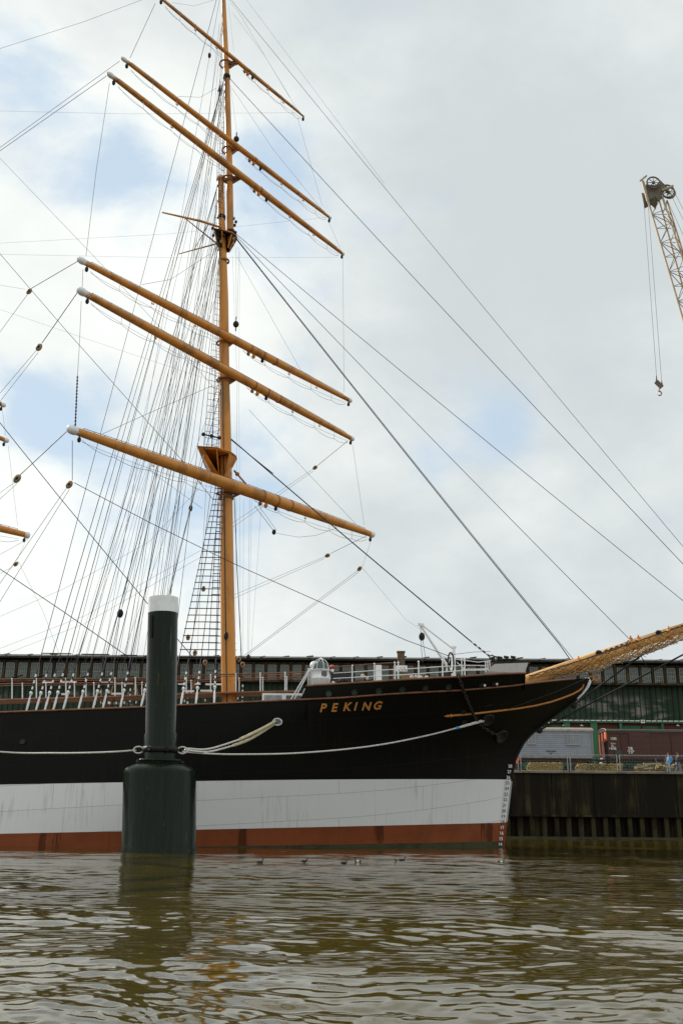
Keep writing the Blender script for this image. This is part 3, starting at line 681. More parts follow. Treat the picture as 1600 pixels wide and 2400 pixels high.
# jib: four chords from a common root outside the picture to the head
ft = cp(*base_px)
L_ = cp(1512, 462, CY-.9); Rr = cp(1556, 458, CY-.9); L2 = cp(1540, 466, CY+1.1); R2 = cp(1563, 470, CY+1.1)
ends = {}
rl = cp(1600, 745, CY-.9); 
def ext(p, q, zt_):
    t = (zt_-p[2])/(q[2]-p[2]); return p+(q-p)*t
zbot = 14.0
c1 = (cp(1517, 470, CY-.9), cp(1600, 750, CY-.9)); c2 = (cp(1543, 470, CY+1.2), cp(1600, 652, CY+1.2)); c3 = (cp(1550, 458, CY-.9), cp(1600, 590, CY-.9)); c4 = (cp(1561, 470, CY+1.2), cp(1600, 575, CY+1.2))
CH = []
for (p, q) in (c1, c3, c2, c4):
    CH.append((p, ext(p, q, zbot)))
# gather chords to a plausible width at the root
root = CH[0][1]; CH = [(CH[0][0], root), (CH[1][0], root+np.array([2.6, 0, 1.0])), (CH[2][0], root+np.array([.9, 2.1, .2])), (CH[3][0], root+np.array([3.3, 2.1, 1.1]))]
for (p, q) in CH: b = MB(); b.beam(p, q, .17, .17); b.build('jib_chord', 'crane_beige', cr)
b = MB(); nb = 30
for (i, j) in ((0, 1), (0, 2), (1, 3), (2, 3)):
    for k in range(nb):
        a0, a1 = k/nb, (k+1)/nb; pi = CH[i][0]+(CH[i][1]-CH[i][0])*(a0 if k % 2 else a1); pj = CH[j][0]+(CH[j][1]-CH[j][0])*(a1 if k % 2 else a0)
        b.beam(pi, pj, .06, .06); b.beam(CH[i][0]+(CH[i][1]-CH[i][0])*a1, CH[j][0]+(CH[j][1]-CH[j][0])*a1, .05, .05)
b.build('lattice', 'crane_dark', cr)
A_ = [cp(1512, 432, CY-1), cp(1536, 434, CY-1), cp(1546, 422, CY-1), cp(1566, 442, CY-1), cp(1550, 452, CY-1), cp(1546, 470, CY-1), cp(1536, 460, CY-1), cp(1519, 468, CY-1)]
def plate(pts, dy, name, mt):
    b = MB(); n = len(pts); vs = [tuple(p) for p in pts]+[(p[0], p[1]+dy, p[2]) for p in pts]
    b.add(vs, [tuple(range(n)), tuple(range(n, 2*n))[::-1]]+[(i, (i+1) % n, n+(i+1) % n, n+i) for i in range(n)]); return b.build(name, mt, cr)
plate(A_, .12, 'head_plate', 'crane_dark'); plate([(p[0], p[1]+1.6, p[2]) for p in A_], .12, 'head_plate', 'crane_dark')
b = MB(); b.beam(cp(1504, 424, CY-.9), cp(1517, 472, CY-.9), .22, .2); b.beam(cp(1506, 426, CY+1.1), cp(1520, 474, CY+1.1), .2, .2); b.beam(cp(1511, 440, CY-.9), cp(1512, 444, CY+1.1), .12, .12); b.beam(cp(1516, 466, CY-.9), cp(1518, 470, CY+1.1), .12, .12); b.build('head_frame', 'crane_beige', cr)
for (px, py, rr, yy) in ((1530, 428, .72, CY-1.3), (1562, 448, .80, CY-.2), (1566, 452, .72, CY+1.0)):
    c = cp(px, py, yy); b = MB(); b.torus(c, rr, .09, (0, 1, 0), 26, 6); 
    for a in range(8): b.beam(c, (c[0]+rr*math.cos(a*.785), c[1], c[2]+rr*math.sin(a*.785)), .07, .05)
    b.lathe((c[0], c[1]-.12, c[2]), [(.02, 0), (.16, 0), (.16, .24), (.02, .24)], 10, axis=(0, 1, 0)); b.build('pulley', 'crane_dark', cr)
b = MB(); b.beam(cp(1499, 424, CY-1.2), cp(1514, 412, CY-1.2), .2, .15); b.beam(cp(1550, 446, CY-1.2), cp(1576, 436, CY-1.2), .25, .2); b.build('head_bracket', 'crane_beige', cr)
hk0 = cp(1537, 880, CY-1); hk1 = cp(1549, 892, CY-1)
for (a_, c_) in ((cp(1506, 452, CY-1), hk0), (cp(1517, 470, CY-1), hk1)):
    b = MB(); mid = (np.array(a_)+np.array(c_))/2; b.tube([a_, mid, c_], .022, 4); b.build('hoist_rope', 'wire', cr)
for (a_, c_) in (((1563, 470), (1640, 640)), ((1572, 458), (1660, 640)), ((1578, 448), (1680, 650))):
    p, q = cp(*a_), cp(*c_); b = MB(); b.tube([p, p+(q-p)*4.2], .022, 4); b.build('luffing_rope', 'wire', cr)
hb = thing('crane_hook', 'brown crane hook block hanging on two ropes at right', 'crane hook', hk0)
b = MB(); b.tube([hk0, cp(1537, 893, CY-1)], [.04, .10], 6); b.tube([hk1, cp(1550, 902, CY-1)], [.04, .10], 6)
b.beam(cp(1536, 894, CY-1), cp(1550, 908, CY-1), .28, .42); b.build('block_body', 'crane_dark', hb)
b = MB(); c = cp(1544, 922, CY-1); b.tube([c+np.array([.22*math.cos(a), 0, .24*math.sin(a)]) for a in np.linspace(2.0, -2.6, 12)], [.07]*9+[.06, .04, .02], 6); b.tube([cp(1545, 908, CY-1), c+np.array([-.05, 0, .24])], .06, 6); b.build('hook', 'ochre_dark', hb)
# tower, cab and portal of the crane, outside the picture
bx_, by_ = root[0]+2.6, CY+.6
b = MB(); b.box((bx_, by_, 17), (5.5, 4.2, 4.2)); b.build('machine_house', 'crane_beige', cr)
b = MB(); b.lathe((bx_, by_, 13.4), [(.1, 0), (2.2, 0), (2.2, 1.4), (.1, 1.4)], 20); b.build('slewing_ring', 'crane_dark', cr)
b = MB()
for sx_ in (-1, 1):
    for sy_ in (-1, 1): b.beam((bx_+sx_*1.6, by_+sy_*1.4, 13.5), (bx_+sx_*4.2, by_+sy_*3.0, QZ), .5, .5)
b.box((bx_, by_, 13.2), (6, 4.4, .6)); b.build('portal', 'crane_beige', cr)
b = MB(); b.beam((bx_+1.5, by_-1, 19), (bx_+.5, by_-1, 27), .3, .3); b.beam((bx_+1.5, by_+1, 19), (bx_+.5, by_+1, 27), .3, .3); b.build('a_frame', 'crane_beige', cr)

# ============================================================ DUCKS
def duck(px, py, face, white, label):
    Yd = 36.0
    for _ in range(3): pass
    r_ = ray(px, py+4); t = -EYE/r_[2]; p = r_*t; x, y = p[0], p[1]
    t = thing('duck', label, 'duck', (x, y, 0), 'ducks swimming in front of the hull')
    f = face; K = .62; nb0 = len(t.children)
    b = MB(); prof = [(-.20, .012, .09), (-.16, .05, .06), (-.05, .085, .035), (.06, .085, .035), (.13, .055, .05), (.17, .02, .06)]
    b.tube([(x+f*a, y, c) for a, r1, c in prof], [r1 for a, r1, c in prof], 10); b.build('body', 'duck_black', t)
    if white: b = MB(); b.ball((x+f*.0, y-.045, .045), (.11, .055, .05), 8); b.build('flank', 'duck_white', t)
    b = MB(); b.tube([(x+f*.12, y, .07), (x+f*.15, y, .13), (x+f*.16, y, .17)], [.04, .03, .03], 8); b.ball((x+f*.175, y, .19), (.05, .04, .042), 8); b.build('head', 'duck_black', t)
    b = MB(); b.tube([(x+f*.21, y, .185), (x+f*.27, y, .175)], [.022, .012], 6); b.build('bill', 'duck_bill', t)
    t.scale = (K, K, K)
duck(609, 2018, 1, 0, 'small dark duck farthest left on the water, below the white hull band')
duck(713, 2016, 1, 0, 'second small dark duck from the left on the water')
duck(806, 2020, 1, 0, 'dark duck swimming just left of a white sided duck')
duck(838, 2016, -1, 1, 'white sided duck swimming right of a dark duck, third pair from the left')
duck(933, 2018, -1, 1, 'white sided duck swimming close beside a dark duck behind it')
duck(942, 2013, 1, 0, 'dark duck swimming just behind a white sided duck')
duck(1174, 2017, 1, 1, 'lone white sided duck swimming below the ship stem')
#SHIP#
# ============================================================ SHIP
ship = thing('sailing_ship', 'large black, white and red hulled square rigged sailing ship with ochre masts and yards', 'sailing ship', (-6.6, 60, 0))
CL = 60.0; HB = 7.1
stem_px = [(1178, 1984), (1184, 1928), (1196, 1828), (1202, 1791), (1215, 1760), (1229, 1736), (1247, 1717), (1268, 1702), (1304, 1674), (1342, 1647), (1371, 1618), (1384, 1598), (1392, 1580)]
_sp = np.array([at(x, y, CL) for x, y in stem_px]); _sp = np.vstack([[_sp[0][0]-.6, CL, -3], _sp])
def Xs(z): return float(np.interp(z, _sp[:, 2], _sp[:, 0]))
def sstep(t): t = min(max(t, 0), 1); return t*t*(3-2*t)
def hb(X, z):
    d = max(Xs(z)-X, 0); q = min(max(z/8.5, 0), 1.1); L = 27-11*q; p = 2.1+.5*q; s = min(d/L, 1)
    w = HB*(1-(1-s)**p); w = max(w, .07)
    if X < -62: w *= math.sqrt(max(0, 1-((-62-X)/27)**2))
    return w
def hullpt(px, py, off=0.0, side=-1):
    Y = 54.0
    for _ in range(25): p = at(px, py, Y); Y = .5*Y+.5*(CL - hb(p[0], p[2]))
    p = at(px, py, Y-off); return p
def hframe(px, py, off=.03):
    p = hullpt(px, py, 0); e = .15
    tx = np.array([2*e, -(hb(p[0]+e, p[2])-hb(p[0]-e, p[2])), 0]); tz = np.array([0, -(hb(p[0], p[2]+e)-hb(p[0], p[2]-e)), 2*e])
    tx /= np.linalg.norm(tx); tz /= np.linalg.norm(tz); n = np.cross(tx, tz); n /= np.linalg.norm(n)
    if n[1] > 0: n = -n
    return p+n*off, tx, tz, n
def curve(pts):
    q = np.array([hullpt(x, y) for x, y in pts]); return q
_m = curve([(0, 1669.6), (345, 1657), (418, 1653), (517, 1648.5), (680, 1641), (800, 1635.7), (887, 1628.7), (1080, 1618.3), (1198, 1608), (1231, 1603)])
_mx = np.concatenate([[-95, -60], _m[:, 0], [at(1371, 1592, CL)[0]]]); _mz = np.concatenate([[_m[0, 2]+1.0, _m[0, 2]+.25], _m[:, 2], [at(1371, 1592, CL)[2]]])
def mould(X): return float(np.interp(X, _mx, _mz))
_fc = curve([(717, 1608), (887, 1597), (1080, 1586), (1157, 1580.6), (1231, 1577.5)])
def fct(X): return float(np.interp(X, _fc[:, 0], _fc[:, 2]))
_ra = at(0, 1954, 52.9), at(1184, 1928, CL); _wa = at(0, 1839, 52.9), at(1196, 1827, CL)
def lin(a, X): return a[0][2]+(a[1][2]-a[0][2])*(X-a[0][0])/(a[1][0]-a[0][0])
ds = [0, .08, .2, .4, .7, 1.1, 1.6, 2.2, 3, 4, 5, 6, 7.2, 8.5, 10, 11.5, 13, 15, 17, 19, 21, 23, 25, 27, 30, 34, 38, 44, 50, 58, 66, 72, 78, 84, 88, 92, 96, 98.2]
rowdef = [(0, 0), (0, .45), (0, .6), (1, 0), (1, .33), (1, .66), (2, 0), (2, .12), (2, .25), (2, .37), (2, .5), (2, .6), (2, .7), (2, .78), (2, .86), (2, .93), (3, 0)]
def rowz(r, X):
    k, t = r; L = [-1.2, lin(_ra, X), lin(_wa, X), mould(X)]
    return L[3] if k == 3 else L[k]+(L[k+1]-L[k])*t
def gridpt(r, d, side):
    z = 4.0; X = 0
    for _ in range(40): X = Xs(z)-d; z = .5*z+.5*rowz(r, X)
    X = max(X, -88.9); return (X, CL+side*hb(X, z), z)
b = MB()
for side in (-1, 1):
    vs = [gridpt(r, d, side) for r in rowdef for d in ds]; n = len(ds)
    uvs = [(p[0], (p[2]-.45-.062*(p[0]+17)-.010*max(0, p[0]+1)**2*.6)) for p in vs]
    for i in range(len(rowdef)-1):
        mi = {0: 2, 1: 1, 2: 0}[rowdef[i][0]] if i > 1 else 3
        fs = [((i*n+j, (i+1)*n+j, (i+1)*n+j+1, i*n+j+1) if side > 0 else (i*n+j, i*n+j+1, (i+1)*n+j+1, (i+1)*n+j)) for j in range(n-1)]
        o0 = len(b.v)
        if i == 0: base = o0; b.add(vs, fs, mi, True, uvs)
        else:
            for f in fs: b.f.append([base+k for k in f]); b.mi.append(mi); b.sm.append(True); b.uv.append([uvs[k] for k in f])
# stem bar
pts = [(Xs(z)+.02, CL, z) for z in np.linspace(-1.2, _mz[-1], 30)]
for k in range(29):
    za = pts[k][2]; zw = lin(_wa, 9.5); zr = lin(_ra, 9.5); mi = 2 if za < zr else (1 if za < zw-.1 else 0)
    b.beam(pts[k], pts[k+1], .15, .12, mi)
hull = b.build('hull', ['hull_black', 'hull_white', 'hull_red', 'algae'], ship)
# forecastle side plating
b = MB(); xs_ = np.concatenate([np.linspace(_fc[0, 0]-.42, _fc[0, 0], 6), np.linspace(_fc[0, 0]+.4, _fc[-1, 0], 22)])
for side in (-1, 1):
    vs = []; uvs = []
    for i in range(5):
        for X in xs_:
            tp = fct(X); mz = mould(X); k = (X-xs_[0])/.42
            if k < 1: tp = mz+(tp-mz)*(k**1.8)*.98
            z = mz+(tp-mz)*i/4; vs.append((X, CL+side*(hb(X, z)+.0), z)); uvs.append((X, z))
    n = len(xs_)
    b.add(vs, [(i*n+j, i*n+j+1, (i+1)*n+j+1, (i+1)*n+j) for i in range(4) for j in range(n-1)], 0, True, uvs)
Xe = xs_[-1]; z0, z1 = mould(Xe), fct(Xe)
b.add([(Xe, CL-hb(Xe, z0), z0-.3), (Xe, CL+hb(Xe, z0), z0-.3), (Xe, CL+hb(Xe, z1), z1), (Xe, CL-hb(Xe, z1), z1)], [(0, 1, 2, 3)])
Xa = xs_[5]; z0, z1 = mould(Xa), fct(Xa)
b.add([(Xa+.05, CL-hb(Xa, z0)+.02, z0-1.1), (Xa+.05, CL+hb(Xa, z0)-.02, z0-1.1), (Xa+.05, CL+hb(Xa, z1)-.02, z1-.03), (Xa+.05, CL-hb(Xa, z1)+.02, z1-.03)], [(0, 1, 2, 3)])
b.build('forecastle', 'hull_black', ship)
# decks
b = MB(); vs = []; X = -88; L = []
while X <= xs_[-1]+3: L.append(X); X += 1.5
for X in L: z = mould(X)-1.05; vs += [(X, CL-hb(X, z)+.03, z), (X, CL+hb(X, z)-.03, z)]
b.add(vs, [(2*i, 2*i+1, 2*i+3, 2*i+2) for i in range(len(L)-1)]); b.build('main_deck', 'deck', ship)
b = MB(); vs = []; L = np.linspace(_fc[0, 0]+.05, Xe-.02, 16)
for X in L: z = fct(X)-.06; vs += [(X, CL-hb(X, z)+.03, z), (X, CL+hb(X, z)-.03, z)]
b.add(vs, [(2*i, 2*i+1, 2*i+3, 2*i+2) for i in range(len(L)-1)]); b.build('forecastle_deck', 'deck', ship)
def side_tube(xs, zf, r, name, mt, off=.03, n=6):
    for side in (-1, 1): b = MB(); b.tube([(X, CL+side*(hb(X, zf(X))+off), zf(X)) for X in xs], r, n); b.build(name, mt, ship)
side_tube(np.concatenate([np.linspace(-80, -20, 12), np.linspace(-18, 13.7, 60)]), lambda X: mould(X), .055, 'sheer_moulding', 'brown_rail')
side_tube(np.linspace(_fc[0, 0], Xe, 30), lambda X: fct(X), .06, 'forecastle_rail_cap', 'brown_rail')
# gold stripe
gp = [hullpt(x, y, .03) for x, y in [(1050, 1678), (1109, 1673), (1160, 1667), (1210, 1661), (1253, 1654), (1290, 1645), (1317, 1636), (1340, 1627), (1355, 1619), (1364, 1611), (1366, 1604)]]
b = MB(); b.tube(gp, .062, 6); b.tube([hullpt(1040, 1679, .03), hullpt(1050, 1678, .03)], [.01, .09], 6); b.ball(hullpt(1056, 1677.5, .04), .10, 6); b.build('gold_stripe', 'gold', hull)
# scrollwork under the bowsprit
def C3(x, y, Y=CL-.12): return at(x, y, Y)
b = MB(); b.tube([C3(1352, 1638), C3(1366, 1624), C3(1376, 1610), C3(1380, 1598), C3(1377, 1592), C3(1371, 1592), C3(1369, 1598)], [.05, .07, .09, .13, .15, .12, .07], 8); b.build('scroll', 'white', hull)
b = MB(); b.tube([C3(1358, 1622), C3(1364, 1616), C3(1366, 1608), C3(1362, 1602), C3(1358, 1606)], .07, 6); b.ball(C3(1355, 1606), .12, 6); b.ball(C3(1360, 1600), .1, 6); b.build('scroll', 'white', hull)
b = MB(); b.torus(C3(1396, 1588), .18, .05); b.torus(C3(1384, 1590), .14, .04); b.tube([C3(1362, 1600), C3(1378, 1588), C3(1398, 1581)], .05, 5); b.build('scroll', 'gold', hull)
# lettering on the bow
lets = [('P', 748, 1668), ('E', 774.5, 1667), ('K', 802, 1665), ('I', 827, 1664), ('N', 845.5, 1663.5), ('G', 872, 1661.5)]
for ch, px, py in lets:
    _, xd, zd, nn = hframe(px+8, py-10); p = hframe(px, py, .05)[0]
    t = text_obj(ch, 'name_letter', .62, 'gold', p, xd+[0, 0, .05], zd, hull, shear=.24, bold=.017, depth=.012)
# draught marks
dm = [(28, 1169.5+27, 1796.5), (27, 1193, 1810)]
for k in range(28, 12, -1):
    py = 1795.5+(28-k)*13.02; z = at(1190, py, CL)[2]; X = Xs(z)-.22
    if k == 13: continue
    p = np.array([X, CL-hb(X-.17, z)-.04, z-.10]); p2 = p+np.array([.4, .1, 0])
    text_obj(str(k), 'draught_mark', .24, 'sign_white' if (k > 25 or k < 18) else 'sign_dark', p, p2-p, (0, 0, 1), hull, bold=.004, depth=.008, align='CENTER')
# portholes, chocks and hawse pipes
for px, py in ((770, 1626), (830, 1623.5), (887, 1621), (942, 1618), (996, 1614), (1050, 1611)):
    p, _, _, nrm = hframe(px, py, .03)
    b = MB(); b.torus(p, .165, .028, nrm, 20, 6, 0); b.lathe(p, [(.001, .0), (.15, .0)], 16, 1, axis=nrm); b.build('porthole', ['iron', 'glass_dark'], hull)
for px, py, r in ((1140, 1686, .36), (1172, 1725, .36)):
    p, _, _, nn = hframe(px, py, .07)
    b = MB(); b.torus(p, r, .085, nn, 26, 8); b.lathe(p, [(.001, -.02), (.22, -.01), (.33, .05)], 18, 1, axis=nn); b.build('hawse_pipe', ['iron', 'black_paint'], hull)
p = hullpt(650, 1692, .05); b = MB(); b.torus(p, .17, .045, (0, -1, 0), 22, 6, 0, sx=1.35); b.lathe(p, [(.001, 0), (.16, 0)], 16, 1, axis=(0, -1, 0)); b.build('mooring_chock', ['rope_white', 'glass_dark'], hull)
for px, py in ((1128, 1607), (1158, 1604), (53, 1738), (1085, 1668), (1087, 1692)):
    p, _, _, nn = hframe(px, py, .03); b = MB(); b.torus(p, .13, .03, nn, 18, 6, 0, sx=1.3); b.lathe(p, [(.001, 0), (.13, 0)], 16, 1, axis=nn); b.build('fairlead', ['iron', 'black_paint'], hull)
for px, py in ((1135, 1606.5), (1163.5, 1603.5)):
    p = hullpt(px, py, .08); b = MB(); b.ball(p, .075, 6); b.build('lamp', 'white', hull)
# anchor chain against the bow
def chain(pts, r, R1, name, mt, parent):
    P = [np.array(p) for p in pts]; b = MB(); S = np.concatenate([[0], np.cumsum([np.linalg.norm(P[i+1]-P[i]) for i in range(len(P)-1)])]); s = 0; k = 0
    while s < S[-1]:
        c = np.array([np.interp(s, S, [p[j] for p in P]) for j in range(3)]); c2 = np.array([np.interp(min(s+.05, S[-1]), S, [p[j] for p in P]) for j in range(3)])
        t = c2-c; t = t/(np.linalg.norm(t)+1e-9); n_ = np.array([0, 1., 0]) if k % 2 == 0 else np.cross(t, [0, 1., 0]); w = np.cross(n_, t)
        b.tube([c+t*R1*1.5*math.cos(a)+w*R1*.8*math.sin(a) for a in np.linspace(0, 2*math.pi, 9, endpoint=False)], r, 5, closed=True); s += R1*1.9; k += 1
    return b.build(name, mt, parent)
chain([hullpt(*p, .22) for p in ((1074, 1586), (1081, 1606), (1089, 1628), (1100, 1655), (1112, 1682), (1128, 1702), (1150, 1717), (1168, 1724))], .035, .13, 'anchor_chain', 'rust_chain', hull)
b = MB(); c = at(1056, 1553, 56.5); b.torus(c, .42, .05, (0, -1, 0), 24, 6, 0, sx=.38, sy=1.35); b.build('iron_loop', 'iron', ship)

# grey plated flare at the bow
for side in (-1, 1):
    q_ = [hullpt(1128, 1582.5, .0), hullpt(1229, 1577.5, .0), hullpt(1237, 1553, -.45), hullpt(1159, 1556, -.45)]
    mid = hullpt(1140, 1573, -.1); mid2 = hullpt(1148, 1563, -.28)
    q_ = [q_[0], q_[1], q_[2], q_[3], mid2, mid]
    if side > 0: q_ = [np.array([p[0], 2*CL-p[1], p[2]]) for p in q_]
    n = 6; vs = [tuple(p) for p in q_]+[(p[0], p[1]-side*.05, p[2]) for p in q_]; b = MB()
    b.add(vs, [tuple(range(n)), tuple(range(n, 2*n))[::-1]]+[(i, (i+1) % n, n+(i+1) % n, n+i) for i in range(n)]); b.build('bow_bulwark', 'screen_grey', ship)
def SP(x, y, Y=CL): return at(x, y, Y)
# bitts and fairleads on top of the bow
for (px, py) in ((1170, 1548), (1185, 1547), (1201, 1547)):
    p = SP(px, py, 57.9); b = MB(); b.tube([(p[0], p[1], p[2]-.45), (p[0], p[1], p[2]), (p[0]+.10, p[1], p[2]+.15), (p[0]-.12, p[1], p[2]+.2)], [.16, .10, .12, .07], 8); b.box((p[0], p[1], p[2]+.02), (.42, .3, .07)); b.build('fairlead', 'iron', ship)
b = MB(); b.beam(SP(1150, 1556, 57.9), SP(1236, 1555, 58.6), .7, .10); b.build('bow_platform', 'iron', ship)

# ---------------- masts
def depth(p): return float((np.array(p)-[0, 0, EYE]) @ _f_)
_f_ = np.array([0, math.cos(TH), math.sin(TH)])
def rad(p, w): return w*depth(p)/(2*FP)
def spar(rows, name, mt, parent, Y=CL, n=20):
    P = [SP(x, y, Y) for x, y, w in rows]; b = MB(); b.tube(P, [rad(p, w) for p, (x, y, w) in zip(P, rows)], n); return b.build(name, mt, parent)
LOW = [(537.5, 1672, 35), (535.5, 1560, 34.5), (533, 1400, 33), (530, 1130, 28.5), (528, 1000, 26.5), (526, 900, 24.5), (524, 700, 22.5), (521.5, 600, 20), (518.5, 500, 16.5), (517, 415, 15)]
TGM = [(541, 575, 15), (540, 540, 16), (538, 421, 15.6), (535, 300, 14.5), (532, 184, 13), (528, 90, 11.5), (524.3, 0, 9.6), (520, -120, 7)]
fm = spar(LOW, 'lower_mast', 'ochre', ship); tm = spar(TGM, 'topgallant_mast', 'ochre', ship)
def ring(px, py, w, h, mt, parent, name='mast_band'):
    p = SP(px, py); r = rad(p, w); b = MB(); hh = h*depth(p)/FP/2; b.lathe(p, [(r*.8, -hh), (r, -hh), (r, hh), (r*.8, hh)], 20); return b.build(name, mt, parent)
ring(531.5, 181, 17, 9, 'iron', tm); ring(538, 424, 20, 7, 'ochre_dark', tm); ring(517, 420, 19, 8, 'ochre', fm); ring(519, 510, 20, 9, 'iron', fm); ring(541, 545, 20, 9, 'iron', tm)
ring(527, 892, 30, 7, 'ochre_dark', fm); ring(528, 1068, 34, 9, 'iron', fm); ring(530, 1166, 36, 8, 'ochre_dark', fm); ring(526, 612, 24, 5, 'ochre_dark', fm)
b = MB(); a_, c_ = SP(516, 420), SP(538, 424); b.beam(a_, c_, .35, .22); b.build('mast_cap', 'ochre', fm)
# long seam and pipe down the mast front
b = MB(); b.tube([SP(x-5, y, CL-rad(SP(x, y), w)-.02) for x, y, w in LOW[:6]], .03, 4); b.build('halyard', 'wire', fm)
b = MB(); p = SP(530, 1490, 59.3); b.ball(p, (.14, .1, .26), 8); b.build('block', 'iron', fm)
def top_platform(pc, hw_, ha, hf, drop, name, mt, under, parent, zrim=None):
    c = SP(*pc); b = MB(); r0 = .38
    rim = [(-ha, -hw_), (-ha, hw_), (-.1, hw_*.92), (hf*.7, hw_*.55), (hf, .25), (hf, -.25), (hf*.7, -hw_*.55), (-.1, -hw_*.92)]
    inn = [(-r0*.9, -r0*.8), (-r0*.9, r0*.8), (-.05, r0*1.05), (r0*.75, r0*.75), (r0, .1), (r0, -.1), (r0*.75, -r0*.75), (-.05, -r0*1.05)]
    n = 8; vs = [(c[0]+x, c[1]+y, c[2]) for x, y in rim]+[(c[0]+x*.94, c[1]+y*.94, c[2]-.10) for x, y in rim]+[(c[0]+x, c[1]+y, c[2]-drop) for x, y in inn]
    fs = [tuple(range(n))]+[(i, (i+1) % n, n+(i+1) % n, n+i) for i in range(n)]+[(n+i, n+(i+1) % n, 2*n+(i+1) % n, 2*n+i) for i in range(n)]
    b.add(vs, fs[:n+1], 0); b.add(vs, [f for k, f in enumerate(fs[n+1:]) if k not in (5, 6, 7)], 1); b.add([vs[n], vs[2*n], np.array(vs[2*n+7])+[.02, 0, 0], np.array(vs[n])*.75+np.array(vs[n+7])*.25], [(0, 1, 2, 3)], 0); b.add([vs[n+6], vs[2*n+6], vs[2*n+5], vs[n+5]], [(0, 1, 2, 3)], 0); o = b.build(name, [mt, 'ochre_dark' if mt == 'ochre' else 'iron'], parent)
    b = MB()
    for i in range(n): b.beam(vs[n+i], vs[2*n+i], .07, .09)
    b.torus(c, 1.0, .035, (0, 0, 1), 24, 5, sx=ha*.9, sy=hw_*.9) if False else None
    b.tube([vs[i] for i in range(n)], .05, 5, closed=True); b.build('bracket', under, o)
    return o
top_platform((519, 1072), 1.95, 1.25, .95, 1.35, 'fighting_top', 'ochre', 'ochre', fm)
ct = top_platform((527, 556), 1.05, .62, .80, 1.0, 'crosstree', 'iron', 'ochre', fm)
for (pts, w) in (([(527, 536, 60), (470, 518, 58.6), (381, 498, 56.2)], .085), ([(508, 571, 61), (420, 595, 64)], .06), ([(508, 571, 60), (432, 510, 57.6)], .05), ([(488, 526, 59), (455, 585, 62.5)], .045)):
    b = MB(); P = [SP(x, y, Y) for x, y, Y in pts]; b.tube(P, [w]*(len(P)-1)+[w*.6], 8); b.build('spreader', 'ochre_dark' if w < .08 else 'ochre', fm)
for k, (px, py) in enumerate(((548, 512), (553, 520), (550, 528), (505, 545), (500, 552), (510, 560), (518, 566), (524, 552), (498, 535), (548, 560), (552, 545))):
    p = SP(px, py, 59.2); b = MB(); b.ball(p, (.10, .08, .13), 6); b.build('block', 'iron' if k % 3 else 'block_wood', ct)
# spreader bar above the fighting top
b = MB(); q_ = [SP(477, 1018, 58.0), SP(496, 1022, 58.6), SP(514, 1026, 59.2)]; b.tube(q_, .05, 5)
for p in q_: b.ball(p, .13, 6)
b.build('shroud_bar', 'iron', fm)

